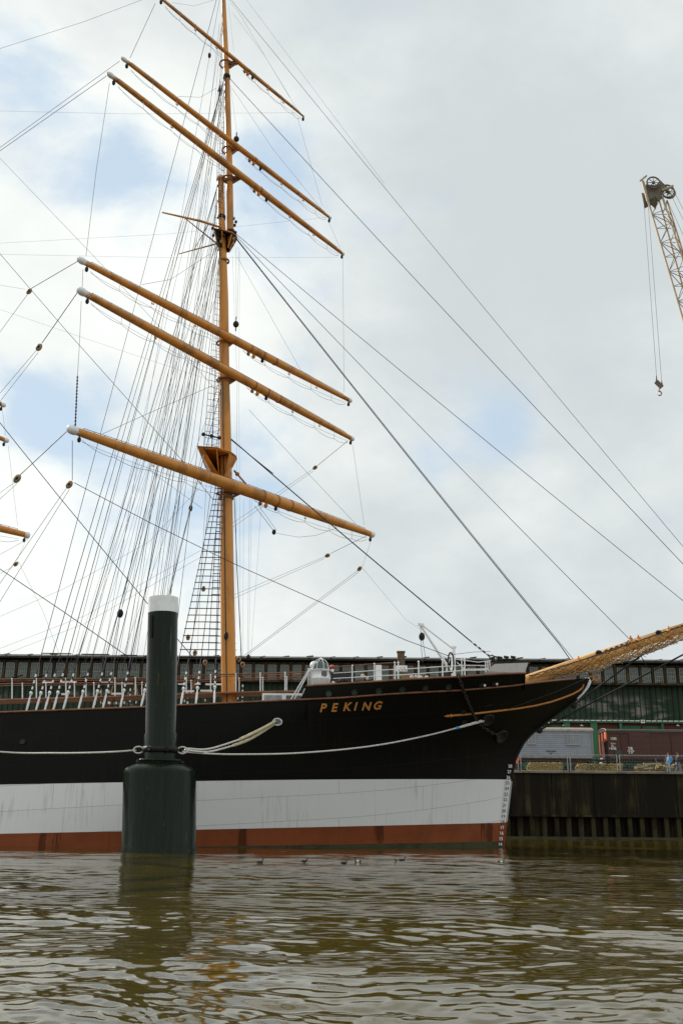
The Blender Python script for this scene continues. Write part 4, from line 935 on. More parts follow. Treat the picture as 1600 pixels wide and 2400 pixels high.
# ---------------- yards
def yard(L, Rr, wl, wm, wr, cap, parent, name, label=None):
    A = np.array(L, float); B = np.array(Rr, float); zz = (A[2]+B[2])/2; A[2] = B[2] = zz
    d = (B-A); Ln = np.linalg.norm(d); d /= Ln
    ts = np.linspace(0, 1, 17); rs = []
    for t in ts:
        s = abs(2*t-1); e = wl if t < .5 else wr; f = min(1, max(0, (s-.15)/.85)); rs.append(wm+(e-wm)*f**1.6)
    b = MB(); b.tube([A+d*Ln*t for t in ts], rs, 16)
    y = b.build(name, 'ochre', parent, label)
    for (P, s, r_, cl) in ((A, 1, wl, cap), (B, -1, wr, cap*.45)):
        b = MB(); b.tube([P-s*d*.12, P-s*d*.05, P+s*d*cl*.2, P+s*d*cl*.45, P+s*d*cl*.55, P+s*d*cl], [r_*.4, r_*1.0, r_*1.3, r_*1.26, r_*1.05, r_*1.06], 12); b.build('end_cap', 'white', y)
        q_ = P+s*d*cl*.8+np.array([0, 0, -r_-.22]); b = MB(); b.ball(q_, (.11, .11, .17), 8); b.tube([q_, q_+[0, 0, .3]], .03, 5); b.build('block', 'iron', y)
    # jackstay on staples
    b = MB(); up = np.array([0, 0, 1.]); m_ = int(Ln/.75)
    pts = []
    for k in range(m_+1):
        t = .035+.93*k/m_; r_ = np.interp(t, ts, rs); p = A+d*Ln*t; pts.append(p+up*(r_+.075)); b.beam(p+up*r_*.8, p+up*(r_+.09), .035, .035)
    b.tube(pts, .017, 4); b.build('jackstay', 'wire', y)
    # footropes with stirrups, one each side of the mast
    for (t0, t1, sg) in ((.03, .47, .55), (.53, .97, .55)):
        P0 = A+d*Ln*t0-up*.25; P1 = A+d*Ln*t1-up*.35; b = MB(); back = np.array([-d[1], d[0], 0])*-.28
        prev = None
        stn = [P0+(P1-P0)*t+(back-up*.62)*(1 if 0 < t < 1 else .3) for t in (0, .18, .40, .62, .83, 1)]
        for k in range(5): b.tube(catenary(stn[k], stn[k+1], .16, 6), .013, 4)
        for k in range(1, 5): t = (0, .18, .40, .62, .83)[k]; b.tube([stn[k], stn[k]+up*.85], .011, 4)
        b.tube(catenary(stn[0]-up*.1, stn[-1]+up*.1, .25, 10), .010, 4)
        b.build('footrope', 'thinwire', y)
    # bands and hanging sheaves near the middle
    for t in (.56, .61, .66) if wm > .24 else (.58,):
        r_ = np.interp(t, ts, rs); p = A+d*Ln*t; b = MB(); b.lathe(p, [(r_, -.06), (r_*1.09, -.06), (r_*1.09, .06), (r_, .06)], 18, axis=d); b.build('yard_band', 'ochre_dark', y)
    for (t, mt_, s_) in ((.555, 'ochre_dark', .16), (.575, 'ochre', .17), (.61, 'iron', .15)):
        r_ = np.interp(t, ts, rs); p = A+d*Ln*t-up*(r_+.16); b = MB(); b.ball(p, (s_*.8, s_*.6, s_*1.1), 6); b.tube([p, p+up*.3], .035, 5); b.build('block', mt_, y)
    for t in (.22, .36, .72, .84):
        r_ = np.interp(t, ts, rs); p = A+d*Ln*t-up*(r_+.12); b = MB(); b.beam(p+d*.07, p+d*.07+up*.2, .03, .05); b.beam(p-d*.07, p-d*.07+up*.2, .03, .05); b.beam(p-d*.1-up*.05, p+d*.1-up*.05, .05, .05); b.build('eye_plate', 'ochre', y)
    return y
YD = [((-14.63, 49.8), (2.3, 70.2), 21.37, .205, .37, .20, .85), ((-14.55, 48.9), (.8, 71.1), 29.21, .18, .295, .16, .78), ((-15.07, 50.1), (.61, 69.9), 31.86, .16, .275, .15, .7),
      ((-14.35, 50.0), (-.04, 70.0), 44.6, .135, .24, .12, .55), ((-13.96, 51.4), (-1.08, 68.6), 46.98, .115, .20, .10, .45), ((-12.55, 54.1), (-3.26, 65.9), 54.40, .08, .145, .07, .15)]
fy = [yard((*l, z), (*r, z), wl, wm, wr, cp_, ship, 'yard') for l, r, z, wl, wm, wr, cp_ in YD]
# trusses that hold the yards off the mast
for (l, r, z, wl, wm, wr, cp_), zx in zip(YD, (527, 526, 525, 537, 536, 530)):
    mx = [p for p in (SP(zx, yy) for yy in range(0, 1300, 20)) if abs(p[2]-z) < .8] or [SP(zx, 140)]
    b = MB(); c = np.array([(l[0]+r[0])/2, (l[1]+r[1])/2, z]); m0 = np.array([mx[0][0], CL, z-.25]); b.beam(m0, c-[0, 0, .1], .28, .2); b.beam(m0-[0, 0, .5], c-[0, 0, .1], .14, .12); b.tube([m0+[.45*math.cos(a), .45*math.sin(a), 0] for a in np.linspace(0, 6.28, 14, endpoint=False)], .07, 5, closed=True); b.build('yard_truss', 'ochre_dark', fm)
b = MB(); b.beam(SP(549, 1103, 59.8), SP(576, 1134, 61.8), .09, .09); b.ball(SP(556, 1111, 60), .14, 6); b.build('yard_sling', 'ochre_dark', fm)
for (px, py) in ((553, 760), (554, 326)):
    p = SP(px, py, 59.7); b = MB(); b.ball(p, (.20, .15, .24), 8); b.tube([p+[0, 0, .2], p+[0, 0, .55]], .04, 5); b.tube([p-[0, 0, .2], p-[0, 0, .5]], .04, 5); b.build('block', 'iron', fm)

# main mast, only its yard arms reach into the picture
m1 = at(67, 1255, 70.2); dX = m1[0]-2.3; dZ = m1[2]-21.37
mm_ = MB(); P = [SP(x, y)+[dX, 0, dZ*.5] for x, y, w in LOW]; mm_.tube(P, [rad(SP(x, y), w) for x, y, w in LOW], 16); mmo = mm_.build('lower_mast', 'ochre', ship)
mm_ = MB(); P = [SP(x, y)+[dX, 0, dZ*.5] for x, y, w in TGM]; mm_.tube(P, [rad(SP(x, y), w) for x, y, w in TGM], 12); mm_.build('topgallant_mast', 'ochre', ship)
mm_ = MB(); _k = np.array([dX, 0, dZ*.5]); mm_.beam(SP(516, 420)+_k, SP(538, 424)+_k, .4, .3); mm_.beam(SP(519, 548)+_k, SP(541, 551)+_k, 1.2, .3); mm_.build('mast_cap', 'ochre', mmo)
for k, (px, py) in enumerate(((67, 1255), (18, 1033), (11, 950))):
    l, r, z, wl, wm, wr, cp_ = YD[k]; tip = at(px, py, r[1]); sh = tip-np.array([r[0], r[1], z])
    yard((l[0]+sh[0], l[1], z+sh[2]), (r[0]+sh[0], r[1], z+sh[2]), wl, wm, wr, cp_, ship, 'yard')

# ---------------- standing rigging
def served(p0, p1, name='shroud', r=.016, parent=ship, screw=True, blen=1.25, sub=True):
    p0, p1 = np.array(p0), np.array(p1); d = p1-p0; L = np.linalg.norm(d); d /= L
    b = MB(); b.tube([p0+d*2.0, p1], r, 5); o = b.build(name, 'wire', parent)
    b = MB(); b.tube([p0+d*.85, p0+d*(.95+blen)], .044, 6); b.ball(p0+d*(.98), (.085, .085, .11), 6, 0); b.build('serving', 'served', o)
    if screw: b = MB(); b.tube([p0-d*.08, p0+d*.12, p0+d*.4, p0+d*.7, p0+d*.86], [.03, .05, .062, .05, .03], 7); b.build('bottle_screw', 'bottle_screw_white', o)
    return o
foot_px = [62, 84, 105, 125, 148, 184, 218, 241, 282, 330]
heads = [(520, -40), (531, 176), (531, 178), (532, 184), (517, 418), (517, 420), (518, 530), (519, 545), (520, 552), (526, 884)]
sr = [.016, .019, .016, .019, .021, .016, .022, .018, .022, .020]
XR = {}
def rail_pt(px, dy=0):
    y = np.interp(px, [0, 345, 418, 517], [1669, 1657, 1653, 1648])+dy; return hullpt(px, y, -.12)
for f_, h_, r_ in zip(foot_px, heads, sr):
    p0 = rail_pt(f_, 1); p1 = SP(*h_); p1 = p1+[0, -.2, 0]; served(p0, p1, 'backstay', r_*1.25)
    p0f = np.array([p0[0], 2*CL-p0[1], p0[2]]); served(p0f, p1+[0, .4, 0], 'backstay', r_*.8)
shf = [396, 424, 459, 502]; sht = [(512, 1128), (517, 1125), (522, 1128), (527, 1132)]
NP = []; FPp = []
for f_, h_ in zip(shf, sht):
    p0 = rail_pt(f_); p1 = SP(*h_)+[0, -.45, 0]; served(p0, p1, 'shroud', .024); NP.append((p0, p1))
    p0f = np.array([p0[0], 2*CL-p0[1], p0[2]]); p1f = np.array([p1[0], 2*CL-p1[1], p1[2]]); served(p0f, p1f, 'shroud', .022); FPp.append((p0f, p1f))
for S_ in (NP, FPp):
    z = S_[0][0][2]+3.2
    while z < S_[0][1][2]-.15:
        q_ = [p0+(p1-p0)*((z-p0[2])/(p1[2]-p0[2])) for p0, p1 in S_]; b = MB(); b.tube([q_[0]+(q_[0]-q_[1])*.12]+q_+[q_[-1]+(q_[-1]-q_[-2])*.12], .027, 4); z += .42; b.build('ratline', 'wire', ship)
# sheer poles across the backstays
for pa, pb, yy in ((97, 168, 1532), (191, 257, 1534), (284, 322, 1536)):
    b = MB(); b.tube([SP(pa, yy-1, 53.3), SP(pb, yy, 53.3)], .03, 5); b.build('sheer_pole', 'iron', ship)
for S_, yy in ((NP, 1541), (FPp, 1541)):
    z = S_[0][0][2]+2.75; q_ = [p0+(p1-p0)*((z-p0[2])/(p1[2]-p0[2])) for p0, p1 in S_]; b = MB(); b.tube([q_[0], q_[-1]], .035, 5); b.build('sheer_pole', 'iron', ship)
# topmast and topgallant shrouds with their ratlines
def ladder(feet, head, step, r, side):
    S_ = []
    for f_ in feet:
        p0 = SP(*f_); p1 = SP(*head)
        if side > 0: p0 = np.array([p0[0], 2*CL-p0[1], p0[2]]); p1 = np.array([p1[0], 2*CL-p1[1], p1[2]])
        S_.append((p0, p1))
    b = MB(); [b.tube([p0, p1], r, 5) for p0, p1 in S_]; z = S_[0][0][2]+step
    while z < S_[0][1][2]-.3:
        q_ = [p0+(p1-p0)*((z-p0[2])/(p1[2]-p0[2])) for p0, p1 in S_]; b.tube(q_, .015, 4); z += step
    b.build('rope_ladder', 'wire', ship)
ladder([(477, 1056, 58.1), (496, 1060, 58.3), (512, 1066, 58.6)], (516, 566, 59.4), .45, .018, -1)
ladder([(477, 1056, 58.1), (496, 1060, 58.3), (512, 1066, 58.6)], (516, 566, 59.4), .45, .016, 1)
ladder([(500, 548, 58.9), (512, 550, 59.0), (520, 552, 59.2)], (529, 182, 59.75), .45, .014, -1)
ladder([(500, 548, 58.9), (512, 550, 59.0), (520, 552, 59.2)], (529, 182, 59.75), .45, .012, 1)
ladder([(508, 420, 59.4), (514, 421, 59.5)], (524, -60, 59.9), .6, .012, -1)
b = MB(); b.tube([SP(511, 214, 59.7), SP(516, 200, 59.7), SP(514, 225, 59.7)], .06, 5); b.build('shroud_bar', 'iron', ship)
for (px, py) in ((491, 130), (447, 1191)):
    p = SP(px, py, 57.5); b = MB(); b.ball(p, (.12, .12, .22), 6); b.build('block', 'iron', ship)

def line(pts, r, name, mt='wire', parent=ship, sag=0, Y=CL):
    P = [SP(*p) if len(p) == 3 else SP(p[0], p[1], Y) for p in pts]
    def extend(p, q):          # carry gear that leaves the picture on to the main mast or down to the deck
        d = (p-q)/np.linalg.norm(p-q); t = 40.0
        if d[0] < -.02: t = min(t, (-31.5-p[0])/d[0])
        if d[2] < -.02: t = min(t, (8.2-p[2])/d[2])
        e = p+d*max(t, 0); e[1] = min(max(e[1], 53.2), 66.8); return e
    if pts[0][0] == 0: P = [extend(P[0], P[1])]+P
    if pts[-1][0] == 0: P = P+[extend(P[-1], P[-2])]
    if sag and len(P) == 2: P = catenary(P[0], P[1], sag, 14)
    b = MB(); b.tube(P, r, 5); return b.build(name, mt, parent)
# forward stays
for pts, r in (([(514, 1005), (541, 1025), (640, 1106), (850, 1278), (1105, 1505)], .038), ([(514, 1008), (541, 1030), (640, 1110)], .03),
               ([(538, 540), (700, 746), (850, 943), (1100, 1271), (1310, 1510)], .030), ([(540, 540), (705, 746), (860, 950), (1100, 1273), (1348, 1552)], .018), ([(1310, 1510), (1338, 1550)], .028),
               ([(541, 540), (806, 816), (1100, 1130), (1250, 1292), (1476, 1500)], .019), ([(541, 538), (700, 675), (1000, 910), (1300, 1170), (1720, 1505)], .019),
               ([(533, 178), (700, 350), (1000, 677), (1300, 1000), (1740, 1470)], .020), ([(537, -6), (776, 286), (1000, 560), (1300, 925), (1800, 1520)], .015), ([(528, -10), (560, 30), (680, 230)], .008), ([(533, -60), (900, 430)], .007)):
    P = [SP(*p) for p in pts]
    # keep each stay a clean line with a light sag
    if len(P) > 2 and r > .012: P = catenary(P[0], P[-1], .004*np.linalg.norm(P[-1]-P[0]), 24)
    b = MB(); b.tube(P, r, 6); b.build('stay', 'wire', ship)
b = MB(); b.tube([SP(1105, 1505), SP(1150, 1541)], .058, 7); b.build('serving', 'served', ship)
b = MB(); b.tube([SP(1150, 1541), SP(1161, 1553)], .10, 6); b.torus(SP(1160, 1546), .18, .05); b.torus(SP(1152, 1541), .14, .04); b.build('stay_shackle', 'iron', ship)
# stays from the main mast
line([(0, 990), (134, 1158), (348, 1417), (450, 1538)], .026, 'stay'); line([(0, 1333), (150, 1434), (306, 1543)], .026, 'stay')
line([(0, 594), (150, 768), (425, 1077), (500, 1172)], .018, 'stay'); line([(0, 370), (110, 485), (220, 600), (420, 815), (520, 930)], .011, 'stay')
# running rigging
def blk(px, py, Y, mt='block_wood', s=1.0, ang=0):
    p = SP(px, py, Y); b = MB(); b.ball((0, 0, 0), (.15*s, .09*s, .21*s), 8); b.ball((0, -.07*s, 0), (.07*s, .05*s, .08*s), 6, 1)
    rot = Matrix.Rotation(ang, 3, 'Y'); b.v = [tuple(rot @ Vector(v)+Vector(p)) for v in b.v]; return b.build('block', [mt, 'iron'], ship)
blk(69, 683, 52, ang=.6); blk(92, 814, 52, s=1.2, ang=.4); blk(41, 1122, 52, s=1.3, ang=.5); blk(163, 1136, 50.5, s=1.15, ang=.5); blk(38, 1322, 62, s=.9, ang=.7)
blk(738, 1096, 69, ang=.9); blk(767, 1302, 69, ang=1.2); blk(842, 1333, 69, ang=.7); blk(642, 1247, 63, 'iron', .9); blk(282, 1438, 55, 'iron', 1.2); blk(988, 1492, 58, 'iron', 1.2)
for pts, r, nm in (
    ([(183, 612, 50.1), (74, 676, 52)], .020, 'brace'), ([(65, 690, 52), (0, 779, 54)], .013, 'brace'), ([(60, 678, 52), (0, 668, 54)], .008, 'brace'),
    ([(181, 687, 49), (99, 804, 52)], .022, 'brace'), ([(85, 822, 52), (0, 922, 53)], .014, 'brace'), ([(90, 826, 52), (0, 942, 53)], .014, 'brace'),
    ([(156, 1012, 49.8), (48, 1113, 52)], .024, 'brace'), ([(36, 1130, 52), (0, 1155, 53)], .013, 'brace'), ([(41, 1133, 52), (0, 1170, 53)], .013, 'brace'),
    ([(170, 1033, 49.9), (170, 1126, 50.4)], .018, 'tack_pendant'), ([(157, 1143, 50.5), (0, 1368, 53)], .014, 'sheet'), ([(163, 1147, 50.5), (0, 1411, 53)], .014, 'sheet'),
    ([(191, 706, 49), (187, 800, 49.2), (182, 884, 49.5)], .012, 'yard_chain'), ([(182, 884, 49.5), (177, 998, 49.8)], .024, 'yard_chain'), ([(195, 630, 50.1), (193, 676, 49.3)], .014, 'yard_chain'),
    ([(364, 8, 52), (305, 136, 51.4)], .015, 'yard_chain'), ([(257, 195, 50), (226, 400, 50), (211, 524, 50), (202, 600, 50)], .013, 'yard_chain'),
    ([(281, 143, 51.4), (0, 346, 56)], .014, 'brace'), ([(250, 178, 50), (0, 354, 56)], .017, 'brace'), ([(332, 0, 56), (200, 50, 57), (0, 114, 58)], .011, 'brace'),
    ([(0, 260, 60), (300, 267, 62), (694, 264, 65.9)], .006, 'brace'), ([(0, 570, 60), (400, 548, 62), (774, 508, 68.6)], .006, 'brace'), ([(0, 596, 60), (400, 604, 62), (790, 603, 70)], .006, 'brace'),
    ([(0, 725, 58), (250, 810, 59), (520, 900, 60)], .006, 'brace'),
    ([(697, 275, 66), (755, 482, 68.5)], .009, 'yard_chain'), ([(803, 605, 70), (806, 919, 70)], .010, 'yard_chain'), ([(826, 1042, 71), (853, 1230, 70.2)], .010, 'yard_chain'), ([(770, 520, 68.6), (800, 590, 70)], .008, 'yard_chain'),
    ([(868, 1270, 70.2), (848, 1330, 69)], .012, 'tack_pendant'), ([(847, 1329, 69), (950, 1452, 64), (985, 1475, 58)], .009, 'sheet'),
    ([(815, 1033, 71), (744, 1091, 69)], .018, 'brace'), ([(732, 1100, 69), (545, 1226, 63)], .010, 'brace'), ([(734, 1104, 69), (545, 1236, 63)], .010, 'brace'),
    ([(858, 1256, 70), (775, 1297, 69)], .016, 'brace'), ([(760, 1305, 69), (549, 1394, 63)], .010, 'brace'), ([(760, 1309, 69), (549, 1402, 63)], .010, 'brace'),
    ([(838, 1337, 69), (566, 1541, 61)], .013, 'brace'), ([(840, 1341, 69), (572, 1541, 61)], .012, 'brace'),
    ([(583, 960, 62), (721, 1109, 66), (834, 1229, 69.8)], .011, 'lift'), ([(556, 602, 61), (704, 867, 66), (821, 937, 69.8)], .009, 'lift'), ([(544, 207, 60.5), (640, 350, 64), (768, 508, 68.5)], .009, 'lift'), ([(545, 30, 60), (620, 130, 62), (700, 262, 65.8)], .007, 'lift'),
    ([(241, 1017, 51.5), (350, 968, 55), (498, 904, 59.5)], .013, 'lift'), ([(333, 667, 53), (400, 655, 56), (494, 594, 59.5)], .012, 'lift'), ([(418, 226, 55), (470, 228, 58), (508, 206, 59.7)], .010, 'lift'), ([(404, 6, 55), (455, 14, 57), (502, 0, 59)], .008, 'lift'),
    ([(350, 1102, 56), (430, 1160, 58), (475, 1192, 58)], .010, 'buntline'), ([(597, 1186, 62), (642, 1245, 63)], .016, 'clewline'), ([(605, 1183, 62), (648, 1243, 63)], .012, 'clewline'),
    ([(648, 1250, 63), (700, 1259, 65), (740, 1255, 66), (790, 1237, 68)], .011, 'clewline'),
    ([(0, 1445, 60), (150, 1380, 58), (350, 1270, 58), (470, 1140, 60)], .008, 'brace'), ([(0, 1520, 64), (200, 1443, 62), (470, 1290, 60)], .008, 'brace'), ([(0, 1538, 64), (200, 1461, 62), (470, 1306, 60)], .008, 'brace'),
    ([(68, 1262, 69), (0, 1300, 66)], .012, 'brace'), ([(44, 1316, 62), (100, 1430, 62), (150, 1560, 62)], .008, 'sheet'), ([(31, 1328, 62), (0, 1345, 62)], .010, 'brace'), ([(60, 1270, 70), (40, 1315, 62)], .009, 'tack_pendant'),
    ([(20, 1045, 70), (42, 1232, 70)], .009, 'yard_chain'), ([(6, 960, 70), (14, 1020, 70)], .009, 'yard_chain'),
    ([(549, 1160, 61), (556, 1340, 61), (566, 1541, 61)], .026, 'backstay'), ([(545, 600, 61), (556, 900, 61), (551, 1550, 61)], .007, 'halyard'), ([(562, 590, 61.5), (560, 900, 61.5), (564, 1545, 61)], .006, 'halyard'),
    ([(585, 1170, 62), (580, 1540, 61)], .007, 'buntline'), ([(590, 1170, 62), (583, 1540, 61)], .006, 'buntline'), ([(612, 1190, 62), (588, 1540, 61)], .006, 'buntline'), ([(571, 1170, 62), (569, 1540, 61)], .006, 'buntline'),
    ([(553, 580, 61), (554, 745, 60)], .009, 'halyard'), ([(560, 580, 61), (556, 745, 60)], .008, 'halyard'), ([(540, 200, 60), (556, 315, 60)], .008, 'halyard'), ([(536, 10, 60), (548, 120, 60)], .008, 'halyard'),
    ([(174, 1131, 50.4), (350, 1224, 51.5), (548, 1321, 53), (950, 1500, 55), (1050, 1537, 55.5)], .020, 'tack_line'),
    ([(282, 1445, 55), (274, 1500, 55), (258, 1600, 55)], .010, 'buntline'), ([(285, 1430, 55), (310, 1340, 56), (370, 1100, 58)], .014, 'buntline'), ([(280, 1445, 55), (264, 1520, 55)], .016, 'buntline'),
    ([(1046, 1536, 55.5), (1110, 1528, 57), (1148, 1527, 59)], .014, 'lifeline')):
    line(pts, r, nm, 'wire' if r > .0085 else 'thinwire')
chain([SP(182, 884, 49.5), SP(177, 998, 49.8)], .014, .05, 'yard_chain', 'iron', ship)
# extra light gear running down beside the mast
rr = random.Random(3)
for k in range(26):
    hx, hy = rr.choice(((521, 570), (525, 890), (530, 190), (528, 60), (520, 430), (524, 640)))
    fx_ = rr.uniform(150, 470); fy_ = 1600
    line([(hx-rr.uniform(4, 14), hy+rr.uniform(-20, 20), 59.6), (fx_, fy_, rr.uniform(53.5, 66))], rr.choice((.008, .010, .013)), 'halyard', 'wire' if k % 2 else 'thinwire')

# ---------------- bowsprit with its net
BA = SP(1225, 1600); BB = SP(1612, 1467); dB = (BB-BA); LB = np.linalg.norm(dB); dB /= LB; BE = BA+dB*(LB*1.75)
b = MB(); b.tube([BA-dB*1.2, BA, BA+dB*LB*.5, BB, BE], [.38, .38, .35, .28, .16], 16); bs = b.build('bowsprit', 'bowsprit_ochre', ship)
b = MB(); q_ = BB+np.array([0, -.05, .30]); b.tube([SP(1270, 1580, 59.6), SP(1400, 1533, 59.6), SP(1500, 1500, 59.6), SP(1600, 1464, 59.6)], .018, 5); b.tube([SP(1404, 1530, 59.7), SP(1480, 1499, 59.7), SP(1600, 1461, 59.7)], .012, 5); b.build('lifeline', 'wire', bs)
b = MB(); b.tube([SP(1410, 1527, 59.65), SP(1478, 1503, 59.65)], .035, 6); b.tube([SP(1565, 1478, 59.65), SP(1610, 1461, 59.65)], .035, 6); b.build('serving', 'served', bs)
for (px, py) in ((1402, 1529), (1542, 1482)):
    b = MB(); b.ball(SP(px, py, 59.6), (.20, .14, .14), 6); b.build('block', 'iron', bs)
for (px, py) in ((1355, 1549), (1477, 1501), (1495, 1499), (1566, 1478)):
    p = SP(px, py, 59.7); b = MB(); b.lathe(p-[0, 0, .25], [(.30, -.08), (.34, -.08), (.34, .10), (.30, .10)], 14, axis=dB); b.beam(p, p+[0, 0, .28], .07, .1); b.ball(p+[0, 0, .1], (.13, .1, .1), 6); b.build('bowsprit_band', 'ochre', bs)
lowc = [(1237, 1603), (1288, 1590), (1342, 1583), (1403, 1570), (1438, 1555), (1514, 1532), (1600, 1499), (1720, 1458)]
_lo = np.array([SP(x, y) for x, y in lowc]); s_lo = (_lo-BA) @ dB
def lowz(s): return np.array([np.interp(s, s_lo, _lo[:, 0]), np.interp(s, s_lo, _lo[:, 2])])
def netpt(s, c):                      # s along, c across -1..1
    top = BA+dB*s; lo = lowz(s); a = abs(c)
    w = .55+.9*min(1, s/7)
    f = a**1.35; x = lo[0]+(top[0]-lo[0])*f; z = lo[1]+(top[2]+.02+.22*max(0, 1-s/(LB*.45))-lo[1])*f
    return np.array([x, CL+c*w, z+.03*math.sin(s*9+c*14)])
b = MB(); S0, S1 = .25, LB*1.25; ns = int((S1-S0)/.27); nc_ = 13
for i in range(ns):
    for j in range(nc_):
        s0 = S0+(S1-S0)*i/ns; s1 = S0+(S1-S0)*(i+1)/ns; c0 = -1+2*j/nc_; c1 = -1+2*(j+1)/nc_
        b.beam(netpt(s0, c0), netpt(s1, c1), .026, .026); b.beam(netpt(s0, c1), netpt(s1, c0), .026, .026)
b.build('net', 'net', bs)
b = MB(); ns = int((S1-S0)/.42); nc_ = 8
for i in range(ns):
    for j in range(nc_):
        s0 = S0+(S1-S0)*i/ns; s1 = S0+(S1-S0)*(i+1)/ns; c0 = -1.02+2.04*j/nc_; c1 = -1.02+2.04*(j+1)/nc_
        b.beam(netpt(s0, c0), netpt(s1, c1), .017, .017); b.beam(netpt(s0, c1), netpt(s1, c0), .017, .017)
b.build('net_cord', 'net_dark', bs)
rr = random.Random(5); b = MB()
for k in range(3):
    b.tube([netpt(s, -.12+.12*k)+[0, rr.uniform(-.05, .05), rr.uniform(-.05, .04)] for s in np.linspace(.3, S1, 90)], .035, 5)
for k in range(260):
    s = rr.uniform(.8, S1-.3); c = rr.uniform(-.25, .15); p = netpt(s, c); b.tube([p, p+np.array([rr.uniform(-.25, .25), rr.uniform(-.1, .1), rr.uniform(-.14, .12)])], .018, 4)
b.build('net_edge_rope', 'net_grey', bs)
for side in (-1, 1): b = MB(); b.tube([netpt(s, side) for s in np.linspace(S0, S1, 40)], .028, 5); b.build('back_rope', 'wire', bs)
# bobstays and martingale
for pts, r in (([(1344, 1652), (1495, 1541), (1640, 1440)], .055), ([(1264, 1711), (1600, 1534), (1800, 1430)], .055)):
    line(pts, r, 'bobstay', 'iron')
for px, py in ((1343, 1653), (1263, 1711)):
    b = MB(); b.ball(SP(px, py), (.16, .1, .16), 6); b.torus(SP(px, py), .16, .05); b.build('bobstay_shackle', 'iron', ship)
b = MB(); b.add([SP(1240, 1716, 59.93), SP(1263, 1716, 59.93), SP(1258, 1702, 59.93), SP(1240, 1716, 60.07), SP(1263, 1716, 60.07), SP(1258, 1702, 60.07)], [(0, 1, 2), (3, 5, 4), (0, 3, 4, 1), (1, 4, 5, 2), (2, 5, 3, 0)]); b.build('stem_lug', 'hull_black', ship)
line([(1500, 1536), (1519, 1568)], .03, 'martingale', 'iron')
for pts in ([(1140, 1655), (1250, 1618), (1400, 1565)], [(1190, 1662), (1300, 1622), (1440, 1560)]):
    P = [hullpt(pts[0][0], pts[0][1], .1), SP(pts[1][0], pts[1][1], 57.6), SP(pts[2][0], pts[2][1], 59.2)]; b = MB(); b.tube(P, .015, 5); b.build('guy', 'wire', ship)
for px, y0, y1 in ((1250, 1605, 1625), (1309, 1590, 1640)):
    b = MB(); b.tube([SP(px, y0, 58.6), hullpt(px, y1, .06)], .03, 5); b.build('jumper_bar', 'iron', ship)

# ---------------- deck gear behind the bulwark
def post(px, y0, y1, Y, r=.035, mt='white', name='stanchion', parent=None):
    b = MB(); a = SP(px, y0, Y); c = SP(px, y1, Y); c[0] = a[0]; b.tube([a, c], r, 6); b.ball(c, r*1.7, 5); return b.build(name, mt, parent or ship)
cw = MB(); top_ = [(-60, 1595), (0, 1592), (345, 1589.5), (517, 1581), (716, 1575)]; bot_ = [(-60, 1643), (0, 1641), (314, 1632), (490, 1625), (700, 1620)]
cw.tube([SP(x, y, 58.9) for x, y in bot_], .07, 6); [cw.add([SP(x0, y0, 58.9), SP(x1, y1, 58.9), SP(x1, y1, 58.9)+[0, 2.0, 0], SP(x0, y0, 58.9)+[0, 2.0, 0]], [(0, 1, 2, 3)]) for (x0, y0), (x1, y1) in zip(bot_[:-1], bot_[1:])]
cwo = cw.build('catwalk', 'brown_rail', ship)
for Y_ in (58.9, 60.9):
    b = MB(); b.tube([SP(x, y, 58.9)+[0, Y_-58.9, 0] for x, y in top_], .04, 6); b.tube([SP(x, y+4.5, 58.9)+[0, Y_-58.9, 0] for x, y in top_], .022, 5); b.build('handrail', 'brown_rail', cwo)
for px in (29, 86, 155, 202, 270, 318, 437, 494, 553, 610, 668):
    for Y_ in (58.9, 60.9):
        y0 = np.interp(px, [p[0] for p in bot_], [p[1] for p in bot_]); y1 = np.interp(px, [p[0] for p in top_], [p[1] for p in top_]); a = SP(px, y0, 58.9)+[0, Y_-58.9, 0]; c = SP(px, y1, 58.9)+[0, Y_-58.9, 0]
        b = MB(); b.tube([a, c], .036, 6); b.ball(c, .055, 5); b.build('stanchion', 'white', cwo)
for px in (118, 250, 380, 595): b = MB(); a = SP(px, 1638, 59.9); b.beam(a, a-[0, 0, 1.3], .09, .09); b.beam(a+[.5, 0, 0], a-[0, 0, .9], .06, .06); b.beam(a-[.5, 0, 0], a-[0, 0, .9], .06, .06); b.build('catwalk_bracket', 'brown_rail', cwo)
for (xa_, xb_, yy, Y_) in ((100, 122, 1600, 65.5), (143, 180, 1599, 65.5), (238, 265, 1600, 65.5), (273, 312, 1601, 65.5), (418, 434, 1603, 65.5), (456, 470, 1603, 65.5), (482, 520, 1604, 65.5), (145, 160, 1627, 62), (262, 284, 1626, 62), (430, 455, 1620, 62), (470, 498, 1619, 62)):
    b = MB(); b.beam(SP(xa_, yy, Y_), SP(xb_, yy, Y_), .14, .11); b.build('pin_rail', 'white', ship)
rr = random.Random(11)
for k in range(16):
    px = rr.uniform(150, 515); Y_ = rr.choice((61, 63, 65.5)); p = SP(px, rr.uniform(1612, 1640), Y_); b = MB(); b.tube([p, p+[rr.uniform(-.1, .1), 0, .5]], .035, 5); b.build('belaying_pin', 'block_wood', ship)
for (px, py) in ((569, 1558), (582, 1541), (457, 1530), (481, 1553), (560, 1545), (441, 1494), (477, 1380)):
    blk(px, py, 60.5, 'block_wood' if px != 582 else 'iron', .9)
for (px, ya, yb) in ((568, 1605, 1648), (305, 1608, 1645), (236, 1614, 1650), (255, 1612, 1650), (440, 1612, 1650)):
    b = MB(); b.tube([SP(px, yb, 64), SP(px+1, ya, 64)], .05, 6); b.build('serving', 'served', ship)
